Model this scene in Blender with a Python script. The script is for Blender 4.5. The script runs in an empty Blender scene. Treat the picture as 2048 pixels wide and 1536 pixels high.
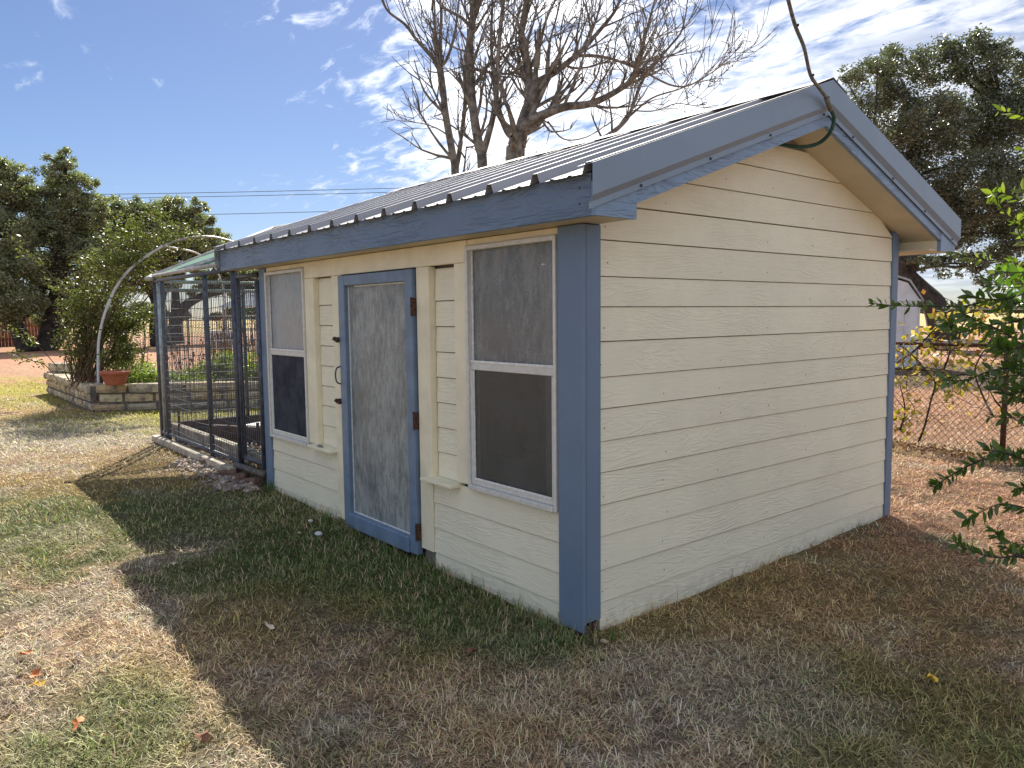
import bpy, math, random
import numpy as np
from mathutils import Vector, Matrix
random.seed(7); RNG = np.random.default_rng(11)
S = bpy.context.scene
COL = S.collection

# ------------------------------------------------------------------ camera
F_PX = 1536.4649
PITCH, ROLL, YAW = math.radians(5.1283928), math.radians(-0.6009306), math.radians(140.7497863)
CAM = np.array([2.6936, -2.6554, 1.6])
_fw = np.array([math.cos(YAW)*math.cos(PITCH), math.sin(YAW)*math.cos(PITCH), -math.sin(PITCH)])
_r = np.array([math.sin(YAW), -math.cos(YAW), 0.0]); _u = np.cross(_r, _fw)
_r2 = math.cos(ROLL)*_r + math.sin(ROLL)*_u; _u2 = -math.sin(ROLL)*_r + math.cos(ROLL)*_u
cd = bpy.data.cameras.new("camera"); cam = bpy.data.objects.new("camera", cd); COL.objects.link(cam)
cd.sensor_width = 36.0; cd.lens = F_PX/2048*36.0; cd.clip_start = 0.05; cd.clip_end = 3000
M = Matrix(((_r2[0], _u2[0], -_fw[0], CAM[0]), (_r2[1], _u2[1], -_fw[1], CAM[1]), (_r2[2], _u2[2], -_fw[2], CAM[2]), (0, 0, 0, 1)))
cam.matrix_world = M
S.camera = cam

# ------------------------------------------------------------------ sun, sky, exposure
SUNV = Vector((-0.93, 0.63, 1.0)).normalized()          # towards the sun
SUN_EL = math.asin(SUNV.z); SUN_ROT = math.atan2(SUNV.x, SUNV.y)
sl = bpy.data.lights.new("sun", 'SUN'); sun = bpy.data.objects.new("sun", sl); COL.objects.link(sun)
sl.energy = 4.5; sl.angle = math.radians(0.55); sl.color = (1.0, 0.93, 0.82)
sun.rotation_euler = SUNV.to_track_quat('Z', 'Y').to_euler(); sun.location = (-9, 6, 12)
S.view_settings.view_transform = 'Standard'; S.view_settings.look = 'None'
S.view_settings.exposure = 1.14; S.view_settings.gamma = 1.0; S.view_settings.use_curve_mapping = False

W = bpy.data.worlds.new("World"); S.world = W; W.use_nodes = True
nt = W.node_tree; nt.nodes.clear()
def N(t, typ, **kw):
    n = t.nodes.new(typ)
    for k, v in kw.items():
        if k.startswith('i_'):
            key = k[2:]; key = int(key) if key.isdigit() else key.replace('_', ' ')
            n.inputs[key].default_value = v
        else: setattr(n, k, v)
    return n
def L(t, a, b): t.links.new(a, b)
def mth(t, op, a, b=None, c=None, clamp=False):
    n = t.nodes.new('ShaderNodeMath'); n.operation = op; n.use_clamp = clamp
    for i, v in enumerate((a, b, c)):
        if v is None: continue
        if hasattr(v, 'links'): t.links.new(v, n.inputs[i])
        else: n.inputs[i].default_value = v
    return n.outputs[0]
def mixc(t, fac, a, b, mode='MIX'):
    n = t.nodes.new('ShaderNodeMix'); n.data_type = 'RGBA'; n.blend_type = mode
    for s, v in ((n.inputs[0], fac), (n.inputs[6], a), (n.inputs[7], b)):
        if hasattr(v, 'links'): t.links.new(v, s)
        elif isinstance(v, (int, float)): s.default_value = v
        else: s.default_value = (*v[:3], 1)
    return n.outputs[2]
def smooth(t, x, a, b):
    n = t.nodes.new('ShaderNodeMapRange'); n.interpolation_type = 'SMOOTHSTEP'
    t.links.new(x, n.inputs[0]); n.inputs[1].default_value = a; n.inputs[2].default_value = b
    return n.outputs[0]
sky = N(nt, 'ShaderNodeTexSky'); sky.sky_type = 'NISHITA'; sky.sun_disc = False
sky.sun_elevation = SUN_EL; sky.sun_rotation = SUN_ROT
sky.air_density = 1.0; sky.dust_density = 0.35; sky.ozone_density = 2.2; sky.altitude = 300
tc = N(nt, 'ShaderNodeTexCoord'); sep = N(nt, 'ShaderNodeSeparateXYZ'); L(nt, tc.outputs['Generated'], sep.inputs[0])
zc = mth(nt, 'MAXIMUM', sep.outputs[2], 0.0); zz = mth(nt, 'ADD', zc, 0.10)
cx = mth(nt, 'DIVIDE', sep.outputs[0], zz); cy = mth(nt, 'DIVIDE', sep.outputs[1], zz)
cmb = N(nt, 'ShaderNodeCombineXYZ'); L(nt, cx, cmb.inputs[0]); L(nt, cy, cmb.inputs[1])
n1 = N(nt, 'ShaderNodeTexNoise', i_Scale=0.9, i_Detail=5.0, i_Roughness=0.55, i_Distortion=0.25); L(nt, cmb.outputs[0], n1.inputs['Vector'])
mp = N(nt, 'ShaderNodeMapping'); mp.inputs['Rotation'].default_value = (0, 0, 0.9); mp.inputs['Scale'].default_value = (1.0, 2.1, 1.0); L(nt, cmb.outputs[0], mp.inputs[0])
n2 = N(nt, 'ShaderNodeTexNoise', i_Scale=5.2, i_Detail=6.0, i_Roughness=0.62, i_Distortion=0.5); L(nt, mp.outputs[0], n2.inputs['Vector'])
n3 = N(nt, 'ShaderNodeTexNoise', i_Scale=3.0, i_Detail=5.0, i_Roughness=0.6, i_Distortion=0.4); L(nt, cmb.outputs[0], n3.inputs['Vector'])
# broken cloud but for a clear sector ahead-left; unseen part added as fill light
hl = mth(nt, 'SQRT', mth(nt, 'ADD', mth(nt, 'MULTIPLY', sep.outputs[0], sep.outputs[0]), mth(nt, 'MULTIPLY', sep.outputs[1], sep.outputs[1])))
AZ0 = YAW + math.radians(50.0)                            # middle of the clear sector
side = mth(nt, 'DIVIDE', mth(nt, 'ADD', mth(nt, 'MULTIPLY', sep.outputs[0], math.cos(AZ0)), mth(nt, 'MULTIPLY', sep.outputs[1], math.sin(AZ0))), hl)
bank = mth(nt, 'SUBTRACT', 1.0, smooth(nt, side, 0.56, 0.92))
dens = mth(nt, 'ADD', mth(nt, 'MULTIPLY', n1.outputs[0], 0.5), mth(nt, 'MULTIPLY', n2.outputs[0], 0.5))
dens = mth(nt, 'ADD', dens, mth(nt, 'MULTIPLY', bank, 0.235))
cfac = smooth(nt, dens, 0.59, 0.77)
cfac = mth(nt, 'MULTIPLY', cfac, smooth(nt, sep.outputs[2], 0.0, 0.06))
cshade = smooth(nt, n3.outputs[0], 0.40, 0.60)
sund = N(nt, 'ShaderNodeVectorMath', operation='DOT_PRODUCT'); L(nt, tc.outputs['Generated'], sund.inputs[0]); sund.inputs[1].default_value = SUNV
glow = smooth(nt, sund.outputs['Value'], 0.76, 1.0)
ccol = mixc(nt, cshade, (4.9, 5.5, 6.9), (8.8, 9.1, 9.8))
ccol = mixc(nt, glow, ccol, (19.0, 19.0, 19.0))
skyc = mixc(nt, 1.0, sky.outputs[0], (0.65, 0.69, 0.83), 'MULTIPLY')
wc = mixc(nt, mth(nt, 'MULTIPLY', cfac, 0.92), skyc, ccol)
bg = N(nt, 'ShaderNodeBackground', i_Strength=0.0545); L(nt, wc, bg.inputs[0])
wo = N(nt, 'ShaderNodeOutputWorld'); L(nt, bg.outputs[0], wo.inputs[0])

# ------------------------------------------------------------------ helpers
def ray(px, py): return _fw + _r2*(px-1024)/F_PX - _u2*(py-768)/F_PX
def dep(px, py, D): return CAM + ray(px, py)*D
def atp(px, py, ax, v):
    d = ray(px, py); i = 'xyz'.index(ax); return CAM + d*(v-CAM[i])/d[i]
ORG = {}
def orgof(o):
    return ORG.get(o.name, np.zeros(3)) if o else np.zeros(3)
def thing(name, label, cat, loc=(0, 0, 0), group=None):
    o = bpy.data.objects.new(name, None); COL.objects.link(o); o.location = loc
    o.empty_display_size = 0.2; ORG[o.name] = np.array(loc, float)
    o['label'] = label; o['category'] = cat
    if group: o['group'] = group
    return o
def tag(o, label=None, cat=None, group=None, kind=None):
    for k, v in (('label', label), ('category', cat), ('group', group), ('kind', kind)):
        if v: o[k] = v
    return o
def link(name, me, parent=None, mat=None, label=None):
    o = bpy.data.objects.new(name, me); COL.objects.link(o)
    if mat is not None and not me.materials: me.materials.append(mat)
    if parent: o.parent = parent; ORG[o.name] = orgof(parent)
    else: ORG[o.name] = np.zeros(3)
    if label: o['label'] = label
    return o
class MB:
    def __init__(s): s.v = []; s.f = []
    def add(s, vs, fs):
        n = len(s.v); s.v += [tuple(map(float, p)) for p in vs]; s.f += [tuple(i+n for i in f) for f in fs]; return s
    def box(s, x0, x1, y0, y1, z0, z1):
        vs = [(x, y, z) for z in (z0, z1) for y in (y0, y1) for x in (x0, x1)]
        return s.add(vs, [(0, 2, 3, 1), (4, 5, 7, 6), (0, 1, 5, 4), (2, 6, 7, 3), (0, 4, 6, 2), (1, 3, 7, 5)])
    def bbox(s, x0, x1, y0, y1, z0, z1, b=0.003):       # box with all edges chamfered
        xs, ys, zs = (x0, x1), (y0, y1), (z0, z1); vs = []; idx = {}
        for i in range(2):
            for j in range(2):
                for k in range(2):
                    sx, sy, sz = (1, -1)[i], (1, -1)[j], (1, -1)[k]
                    for a in range(3):
                        p = [xs[i]+sx*b*(a != 0), ys[j]+sy*b*(a != 1), zs[k]+sz*b*(a != 2)]
                        idx[(i, j, k, a)] = len(vs); vs.append(p)
        fs = []
        for i in range(2):
            q = [idx[(i, j, k, 0)] for j, k in ((0, 0), (1, 0), (1, 1), (0, 1))]; fs.append(q if i else q[::-1])
            q = [idx[(j, i, k, 1)] for j, k in ((0, 0), (0, 1), (1, 1), (1, 0))]; fs.append(q if i else q[::-1])
            q = [idx[(j, k, i, 2)] for j, k in ((0, 0), (1, 0), (1, 1), (0, 1))]; fs.append(q if i else q[::-1])
        for i in range(2):
            for j in range(2):
                fs.append([idx[(i, j, 0, 0)], idx[(i, j, 0, 1)], idx[(i, j, 1, 1)], idx[(i, j, 1, 0)]])
                fs.append([idx[(i, 0, j, 0)], idx[(i, 0, j, 2)], idx[(i, 1, j, 2)], idx[(i, 1, j, 0)]])
                fs.append([idx[(0, i, j, 1)], idx[(0, i, j, 2)], idx[(1, i, j, 2)], idx[(1, i, j, 1)]])
                for k in range(2): fs.append([idx[(i, j, k, 0)], idx[(i, j, k, 1)], idx[(i, j, k, 2)]])
        return s.add(vs, fs)
    def prism(s, a, b):                                   # two matching polygons joined
        n = len(a); vs = list(a)+list(b)
        return s.add(vs, [tuple(range(n))[::-1], tuple(range(n, 2*n))] + [(i, (i+1) % n, n+(i+1) % n, n+i) for i in range(n)])
    def tube(s, pts, rad, k=6, cap=True):
        pts = [np.array(p, float) for p in pts]; n = len(pts)
        if not hasattr(rad, '__len__'): rad = [rad]*n
        up = np.array([0.13, 0.21, 0.97]); rings = []
        for i in range(n):
            t = pts[min(i+1, n-1)]-pts[max(i-1, 0)]; t = t/(np.linalg.norm(t)+1e-9)
            a = np.cross(t, up)
            if np.linalg.norm(a) < 0.15: a = np.cross(t, np.array([1.0, 0.1, 0]))
            a /= np.linalg.norm(a); b = np.cross(t, a)
            rings += [pts[i]+rad[i]*(a*math.cos(2*math.pi*j/k)+b*math.sin(2*math.pi*j/k)) for j in range(k)]
        fs = [(i*k+j, i*k+(j+1) % k, (i+1)*k+(j+1) % k, (i+1)*k+j) for i in range(n-1) for j in range(k)]
        if cap: fs += [tuple(range(k))[::-1], tuple(range((n-1)*k, n*k))]
        return s.add(rings, fs)
    def lathe(s, prof, c, k=24):
        vs = []; n = len(prof)
        for (r, z) in prof: vs += [(c[0]+r*math.cos(2*math.pi*j/k), c[1]+r*math.sin(2*math.pi*j/k), c[2]+z) for j in range(k)]
        return s.add(vs, [(i*k+j, i*k+(j+1) % k, (i+1)*k+(j+1) % k, (i+1)*k+j) for i in range(n-1) for j in range(k)])
    def ball(s, c, r, k=6, m=4, sq=(1, 1, 1)):
        prof = [(math.sin(math.pi*i/m), -math.cos(math.pi*i/m)) for i in range(m+1)]
        vs = []
        for (a, z) in prof: vs += [(c[0]+r*sq[0]*a*math.cos(2*math.pi*j/k), c[1]+r*sq[1]*a*math.sin(2*math.pi*j/k), c[2]+r*sq[2]*z) for j in range(k)]
        return s.add(vs, [(i*k+j, i*k+(j+1) % k, (i+1)*k+(j+1) % k, (i+1)*k+j) for i in range(m) for j in range(k)])
    def build(s, name, mat, parent=None, smooth=False, label=None):
        o0 = orgof(parent)
        me = bpy.data.meshes.new(name); me.from_pydata([tuple(np.array(p)-o0) for p in s.v], [], s.f)
        if smooth: me.polygons.foreach_set('use_smooth', [True]*len(me.polygons))
        me.update(); return link(name, me, parent, mat, label)
def cat(pts, n=6):                                        # Catmull-Rom smoothing
    P = [np.array(p, float) for p in pts]; P = [2*P[0]-P[1]]+P+[2*P[-1]-P[-2]]; out = []
    for i in range(1, len(P)-2):
        for j in range(n):
            t = j/n; a, b, c, d = P[i-1], P[i], P[i+1], P[i+2]
            out.append(0.5*((2*b)+(-a+c)*t+(2*a-5*b+4*c-d)*t*t+(-a+3*b-3*c+d)*t**3))
    return out+[P[-2]]
def npmesh(name, V, F, mat, parent=None, colors=None, tri=None):
    """V (n,3) array, F (m,k) array of one polygon size, tri: optional extra triangles"""
    V = V-orgof(parent)
    me = bpy.data.meshes.new(name); me.vertices.add(len(V)); me.vertices.foreach_set('co', V.astype(np.float32).ravel())
    Fs = [F] if tri is None else [F, tri]
    nl = sum(f.size for f in Fs); npoly = sum(len(f) for f in Fs)
    me.loops.add(nl); me.polygons.add(npoly)
    me.loops.foreach_set('vertex_index', np.concatenate([f.ravel() for f in Fs]).astype(np.int32))
    st = []; c = 0
    for f in Fs: st.append(c+np.arange(len(f))*f.shape[1]); c += f.size
    me.polygons.foreach_set('loop_start', np.concatenate(st).astype(np.int32))
    me.update(calc_edges=True)
    if colors is not None:
        at = me.color_attributes.new('col', 'FLOAT_COLOR', 'POINT')
        c4 = np.ones((len(V), 4), np.float32); c4[:, :3] = colors; at.data.foreach_set('color', c4.ravel())
    return link(name, me, parent, mat)
# vector value noise
def _h(ix, iy, seed):
    n = (ix*374761393+iy*668265263+seed*1442695041) & 0x7fffffff
    n = ((n ^ (n >> 13))*1274126177) & 0x7fffffff
    return ((n ^ (n >> 16)) & 0xffff)/65535.0
def vnoise(x, y, seed=0):
    ix = np.floor(x).astype(np.int64); iy = np.floor(y).astype(np.int64); fx = x-ix; fy = y-iy
    fx = fx*fx*(3-2*fx); fy = fy*fy*(3-2*fy)
    a = _h(ix, iy, seed); b = _h(ix+1, iy, seed); c = _h(ix, iy+1, seed); d = _h(ix+1, iy+1, seed)
    return (a*(1-fx)+b*fx)*(1-fy)+(c*(1-fx)+d*fx)*fy
def fbm(x, y, seed=0, o=4):
    s = 0; a = 0.5; f = 1.0
    for i in range(o): s = s+a*vnoise(x*f, y*f, seed+i*17); a *= 0.5; f *= 2.03
    return s/(1-0.5**o)
def sstep(x, a, b):
    t = np.clip((x-a)/(b-a), 0, 1); return t*t*(3-2*t)
def ghz(x, y):                                            # ground height
    x = np.asarray(x, float); y = np.asarray(y, float)
    g = 0.085*sstep(-x, 0.0, 5.0)+0.05*sstep(y, 0.5, 3.5)*sstep(x, -3, 0)*sstep(-y, -9, -4)-0.02
    g = g-0.05*sstep(-y, 0.6, 3.0)*sstep(x, -2, 2)
    g = g+0.035*(fbm(x*0.9, y*0.9, 3, 3)-0.5)*sstep(np.hypot(x+2, y+1), 0.5, 6)
    g = g+0.02*(fbm(x*4, y*4, 9, 2)-0.5)
    return g
def gz(x, y): return float(ghz(np.array([x]), np.array([y]))[0])

# ------------------------------------------------------------------ materials
def newmat(name):
    m = bpy.data.materials.new(name); m.use_nodes = True; t = m.node_tree; t.nodes.clear()
    b = N(t, 'ShaderNodeBsdfPrincipled'); o = N(t, 'ShaderNodeOutputMaterial'); L(t, b.outputs[0], o.inputs[0]); return m, t, b, o
def setc(t, sock, v):
    if hasattr(v, 'links'): t.links.new(v, sock)
    else: sock.default_value = (*v, 1)
def bump(t, b, h, strength, dist):
    n = N(t, 'ShaderNodeBump', i_Strength=strength, i_Distance=dist); L(t, h, n.inputs['Height']); L(t, n.outputs[0], b.inputs['Normal']); return n
def objmap(t, scale=(1, 1, 1), rot=(0, 0, 0), loc=(0, 0, 0)):
    c = N(t, 'ShaderNodeTexCoord'); m = N(t, 'ShaderNodeMapping'); m.inputs['Scale'].default_value = scale; m.inputs['Rotation'].default_value = rot; m.inputs['Location'].default_value = loc
    L(t, c.outputs['Object'], m.inputs[0]); return m.outputs[0]
def noise(t, vec, scale, detail=3, rough=0.5, dist=0.0):
    n = N(t, 'ShaderNodeTexNoise', i_Scale=scale, i_Detail=detail, i_Roughness=rough, i_Distortion=dist)
    if vec is not None: L(t, vec, n.inputs['Vector'])
    return n.outputs[0]
def simple(name, col, rough=0.6, metal=0.0, var=0.12, nscale=6, bmp=0.0, bscale=60, spec=0.5, transl=0):
    m, t, b, o = newmat(name); v = objmap(t)
    n = noise(t, v, nscale, 4, 0.6)
    dark = tuple(c*(1-var*1.6) for c in col); lite = tuple(min(1, c*(1+var)) for c in col)
    L(t, mixc(t, smooth(t, n, 0.3, 0.7), dark, lite), b.inputs['Base Color'])
    b.inputs['Roughness'].default_value = rough; b.inputs['Metallic'].default_value = metal
    b.inputs['Specular IOR Level'].default_value = spec
    if bmp: bump(t, b, noise(t, v, bscale, 3, 0.6), bmp, 0.01)
    return m
def grain_paint(name, col, axis, rough=0.55, bs=0.8, dirt=0.25, dirtcol=(0.25, 0.24, 0.2)):
    """embossed cedar grain: contour lines of a stretched noise; axis = long direction"""
    m, t, b, o = newmat(name)
    sc = {'x': (1.5, 9, 9), 'y': (9, 1.5, 9), 'z': (9, 9, 1.5), 's': (1.5, 1.5, 9)}[axis]
    c = N(t, 'ShaderNodeTexCoord'); oi = N(t, 'ShaderNodeObjectInfo')
    addv = N(t, 'ShaderNodeVectorMath', operation='ADD'); L(t, c.outputs['Object'], addv.inputs[0])
    rv = N(t, 'ShaderNodeVectorMath', operation='SCALE'); rv.inputs[0].default_value = (7, 5, 9); L(t, oi.outputs['Random'], rv.inputs[3]); L(t, rv.outputs[0], addv.inputs[1])
    mpn = N(t, 'ShaderNodeMapping'); mpn.inputs['Scale'].default_value = sc; L(t, addv.outputs[0], mpn.inputs[0])
    w = noise(t, mpn.outputs[0], 1.0, 3, 0.55, 0.4)
    fine = noise(t, mpn.outputs[0], 7.0, 3, 0.6, 0.3)
    ring = mth(t, 'SINE', mth(t, 'ADD', mth(t, 'MULTIPLY', w, 75.0), mth(t, 'MULTIPLY', fine, 5.0)))
    ring = mth(t, 'MULTIPLY', mth(t, 'ADD', ring, 1.0), 0.5); ring = mth(t, 'POWER', ring, 1.8)
    mod = smooth(t, noise(t, addv.outputs[0], 2.3, 2), 0.32, 0.62)
    h = mth(t, 'ADD', mth(t, 'MULTIPLY', ring, mth(t, 'ADD', mth(t, 'MULTIPLY', mod, 0.8), 0.2)), mth(t, 'MULTIPLY', fine, 0.25))
    bump(t, b, h, bs*0.68, 0.0035)
    big = noise(t, addv.outputs[0], 1.7, 4, 0.65)
    c1 = mixc(t, smooth(t, big, 0.3, 0.75), tuple(x*0.94 for x in col), tuple(min(1, x*1.04) for x in col))
    # splash-back dirt low on the wall
    geo = N(t, 'ShaderNodeNewGeometry'); sp = N(t, 'ShaderNodeSeparateXYZ'); L(t, geo.outputs['Position'], sp.inputs[0])
    low = mth(t, 'SUBTRACT', 1.0, smooth(t, sp.outputs[2], 0.02, 0.13)); dn = smooth(t, noise(t, addv.outputs[0], 14, 5, 0.7), 0.35, 0.7)
    c2 = mixc(t, mth(t, 'MULTIPLY', mth(t, 'MULTIPLY', low, dn), dirt*1.3), c1, dirtcol)
    spk = smooth(t, noise(t, addv.outputs[0], 120, 2, 0.5), 0.74, 0.8)
    c3 = mixc(t, mth(t, 'MULTIPLY', spk, 0.35), c2, dirtcol)
    L(t, c3, b.inputs['Base Color']); b.inputs['Roughness'].default_value = rough; b.inputs['Specular IOR Level'].default_value = 0.4
    return m
CREAM = (0.82, 0.785, 0.62); BLUE = (0.145, 0.212, 0.315)
m_cream_y = grain_paint('cream_siding_gable', CREAM, 'y', bs=0.75, dirt=0.3); m_cream_x = grain_paint('cream_siding_front', CREAM, 'x', bs=0.75, dirt=0.2)
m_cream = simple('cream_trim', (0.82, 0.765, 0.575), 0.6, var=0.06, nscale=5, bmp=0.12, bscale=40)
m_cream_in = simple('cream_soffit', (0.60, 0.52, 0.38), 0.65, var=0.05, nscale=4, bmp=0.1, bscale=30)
m_blue_x = grain_paint('blue_fascia_paint', BLUE, 'x', rough=0.40, bs=1.3, dirt=0.05)
m_blue_y = grain_paint('blue_rake_paint', tuple(c*1.35 for c in BLUE), 'y', rough=0.36, bs=1.6, dirt=0.05)
m_blue_z = grain_paint('blue_trim_paint', BLUE, 'z', rough=0.5, bs=0.28, dirt=0.3)
m_blue = simple('blue_door_paint', (0.15, 0.22, 0.325), 0.45, var=0.1, nscale=8, bmp=0.1, bscale=50)
m_blue_metal = simple('blue_grey_trim_metal', (0.205, 0.27, 0.355), 0.38, metal=0.1, var=0.04, nscale=3)
def roofmat():
    m, t, b, o = newmat('galvalume_roofing'); v = objmap(t)
    L(t, mixc(t, noise(t, v, 2.0, 4, 0.6), (0.27, 0.275, 0.30), (0.35, 0.355, 0.38)), b.inputs['Base Color'])
    b.inputs['Metallic'].default_value = 0.12; L(t, mth(t, 'ADD', mth(t, 'MULTIPLY', noise(t, v, 30, 3), 0.2), 0.5), b.inputs['Roughness']); return m
m_roof = roofmat()
m_alu = simple('weathered_aluminium', (0.64, 0.64, 0.61), 0.45, metal=0.1, var=0.06, nscale=25, bmp=0.15, bscale=90)
m_chalk = simple('white_glazing_putty', (0.78, 0.79, 0.78), 0.5, var=0.12, nscale=40)
m_steel = simple('painted_steel_tube', (0.085, 0.095, 0.125), 0.5, metal=0.3, var=0.25, nscale=18, bmp=0.1, bscale=120)
m_galv = simple('galvanised_pipe', (0.36, 0.37, 0.38), 0.42, metal=0.6, var=0.2, nscale=14)
m_wire = simple('galvanised_wire', (0.11, 0.11, 0.13), 0.5, metal=0.3, var=0.2, nscale=20)
m_rust = simple('rusty_iron', (0.10, 0.05, 0.035), 0.8, metal=0.2, var=0.5, nscale=60, bmp=0.4, bscale=150)
m_pvc = simple('pvc_pipe', (0.50, 0.52, 0.55), 0.4, var=0.06, nscale=10)
m_pvc_old = simple('weathered_pvc_pipe', (0.42, 0.41, 0.38), 0.5, var=0.15, nscale=10)
m_oldpipe = simple('rusty_grey_pipe', (0.15, 0.125, 0.115), 0.7, metal=0.2, var=0.3, nscale=20)
m_dark = simple('dark_interior_wood', (0.10, 0.085, 0.07), 0.8, var=0.3, nscale=5, bmp=0.2)
m_ply = simple('bare_plywood', (0.20, 0.18, 0.155), 0.8, var=0.2, nscale=4, bmp=0.2)
m_beam = simple('weathered_timber', (0.44, 0.38, 0.30), 0.8, var=0.3, nscale=12, bmp=0.5, bscale=40)
m_beam_dark = simple('dark_stained_timber', (0.085, 0.05, 0.035), 0.85, var=0.3, nscale=10, bmp=0.5, bscale=40)
m_rot = simple('rotten_wood', (0.13, 0.085, 0.06), 0.95, var=0.6, nscale=40, bmp=1.0, bscale=70)
m_terra = simple('terracotta', (0.36, 0.105, 0.06), 0.75, var=0.12, nscale=9, bmp=0.15)
m_brick = simple('old_red_brick', (0.17, 0.10, 0.08), 0.9, var=0.35, nscale=25, bmp=0.6)
m_mortar = simple('grey_mortar', (0.15, 0.13, 0.115), 0.95, var=0.25, nscale=20, bmp=0.6)
m_soil = simple('planter_soil', (0.13, 0.085, 0.055), 0.95, var=0.4, nscale=12, bmp=0.8)
m_white = simple('white_painted_wood', (0.62, 0.62, 0.64), 0.6, var=0.06, nscale=4)
m_whiteroof = simple('pale_canopy_roof', (0.72, 0.74, 0.76), 0.5, var=0.05, nscale=4)
m_fence = simple('red_brown_fence_wood', (0.16, 0.055, 0.035), 0.85, var=0.3, nscale=3)
m_cable = simple('weathered_cable_sheath', (0.19, 0.175, 0.145), 0.7, var=0.3, nscale=40, bmp=0.3, bscale=150)
m_cable_g = simple('green_hose_sleeve', (0.012, 0.07, 0.055), 0.45, var=0.2, nscale=30)
m_powerline = simple('power_line_cable', (0.10, 0.11, 0.13), 0.7)
m_screen = simple('insect_screen', (0.050, 0.055, 0.072), 0.85, var=0.25, nscale=7, spec=0.2)
m_screw = simple('screw_head', (0.05, 0.07, 0.10), 0.4, metal=0.6)
m_yellow = simple('yellow_paint', (0.75, 0.5, 0.06), 0.5)

def stonemat():
    m, t, b, o = newmat('limestone_block'); v = objmap(t); oi = N(t, 'ShaderNodeObjectInfo')
    r = N(t, 'ShaderNodeValToRGB'); L(t, oi.outputs['Random'], r.inputs[0])
    cr = r.color_ramp; cr.elements[0].color = (0.55, 0.43, 0.26, 1); cr.elements[1].color = (0.60, 0.53, 0.40, 1)
    for p, c in ((0.25, (0.40, 0.36, 0.29)), (0.5, (0.62, 0.52, 0.34)), (0.75, (0.48, 0.34, 0.19))):
        e = cr.elements.new(p); e.color = (*c, 1)
    n = noise(t, v, 5, 5, 0.7); n2_ = noise(t, v, 17, 4, 0.7)
    c1 = mixc(t, smooth(t, n, 0.45, 0.62), r.outputs[0], (0.22, 0.20, 0.17)); c1 = mixc(t, mth(t, 'MULTIPLY', smooth(t, n2_, 0.55, 0.7), 0.5), c1, (0.40, 0.20, 0.09))
    L(t, c1, b.inputs['Base Color']); b.inputs['Roughness'].default_value = 0.9; bump(t, b, n2_, 0.7, 0.02); return m
m_stone = stonemat()
def glassmat(name, col, transp, rough, streak=True, lo=(0.3, 0.7), col2=None, spec=0.5):
    """dirt film on glass: see-through where it is thin"""
    m, t, b, o = newmat(name); c = N(t, 'ShaderNodeTexCoord')
    a = N(t, 'ShaderNodeMapping'); a.inputs['Scale'].default_value = (30, 30, 9) if streak else (5, 5, 4); L(t, c.outputs['Object'], a.inputs[0])
    n = noise(t, a.outputs[0], 1.0, 5, 0.65); b2 = N(t, 'ShaderNodeMapping'); b2.inputs['Scale'].default_value = (2.2, 2.2, 1.5); L(t, c.outputs['Object'], b2.inputs[0])
    big = noise(t, b2.outputs[0], 1.6, 4, 0.6); sp = noise(t, c.outputs['Object'], 70, 2, 0.6)
    f = mth(t, 'ADD', mth(t, 'ADD', mth(t, 'MULTIPLY', n, 0.45), mth(t, 'MULTIPLY', big, 0.4)), mth(t, 'MULTIPLY', sp, 0.15))
    f = smooth(t, f, 0.36, 0.64)
    L(t, mixc(t, f, col2 or tuple(x*0.55 for x in col), col), b.inputs['Base Color']); L(t, mth(t, 'ADD', mth(t, 'MULTIPLY', f, 0.25), rough), b.inputs['Roughness'])
    b.inputs['Specular IOR Level'].default_value = spec
    tr = N(t, 'ShaderNodeBsdfTransparent'); mx = N(t, 'ShaderNodeMixShader'); L(t, b.outputs[0], mx.inputs[2]); L(t, tr.outputs[0], mx.inputs[1])
    L(t, mth(t, 'ADD', mth(t, 'MULTIPLY', f, lo[1]-lo[0]), lo[0]), mx.inputs[0]); L(t, mx.outputs[0], o.inputs[0]); return m
m_glass_door = glassmat('frosted_dirty_glass', (0.38, 0.405, 0.40), 0, 0.3, lo=(0.93, 1.0), col2=(0.145, 0.17, 0.18))
m_glass_up = glassmat('dusty_window_glass', (0.33, 0.345, 0.345), 0, 0.10, lo=(0.42, 0.66), col2=(0.25, 0.27, 0.285), spec=.5)
m_glass_low = glassmat('dark_window_glass', (0.125, 0.13, 0.13), 0, 0.14, streak=False, lo=(0.45, 0.55), col2=(0.10, 0.106, 0.108), spec=.5)
m_glass_l = glassmat('pale_dusty_glass', (0.36, 0.385, 0.41), 0, 0.2, lo=(0.92, 1.0), col2=(0.25, 0.28, 0.31))

def leafmat(name, cols, rough=0.45, transl=0.35, spec=0.5, light=None):
    m, t, b, o = newmat(name); g = N(t, 'ShaderNodeNewGeometry'); r = N(t, 'ShaderNodeValToRGB'); L(t, g.outputs['Random Per Island'], r.inputs[0])
    cr = r.color_ramp; k = len(cols)
    cr.elements[0].color = (*cols[0], 1); cr.elements[1].color = (*cols[-1], 1)
    for i in range(1, k-1): e = cr.elements.new(i/(k-1)); e.color = (*cols[i], 1)
    L(t, r.outputs[0], b.inputs['Base Color']); b.inputs['Roughness'].default_value = rough; b.inputs['Specular IOR Level'].default_value = spec
    tl = N(t, 'ShaderNodeBsdfTranslucent'); L(t, mixc(t, 1.0, r.outputs[0], light or (1.6, 1.9, 0.8), 'MULTIPLY'), tl.inputs[0])
    mx = N(t, 'ShaderNodeMixShader', i_0=transl); L(t, b.outputs[0], mx.inputs[1]); L(t, tl.outputs[0], mx.inputs[2]); L(t, mx.outputs[0], o.inputs[0]); return m
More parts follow.
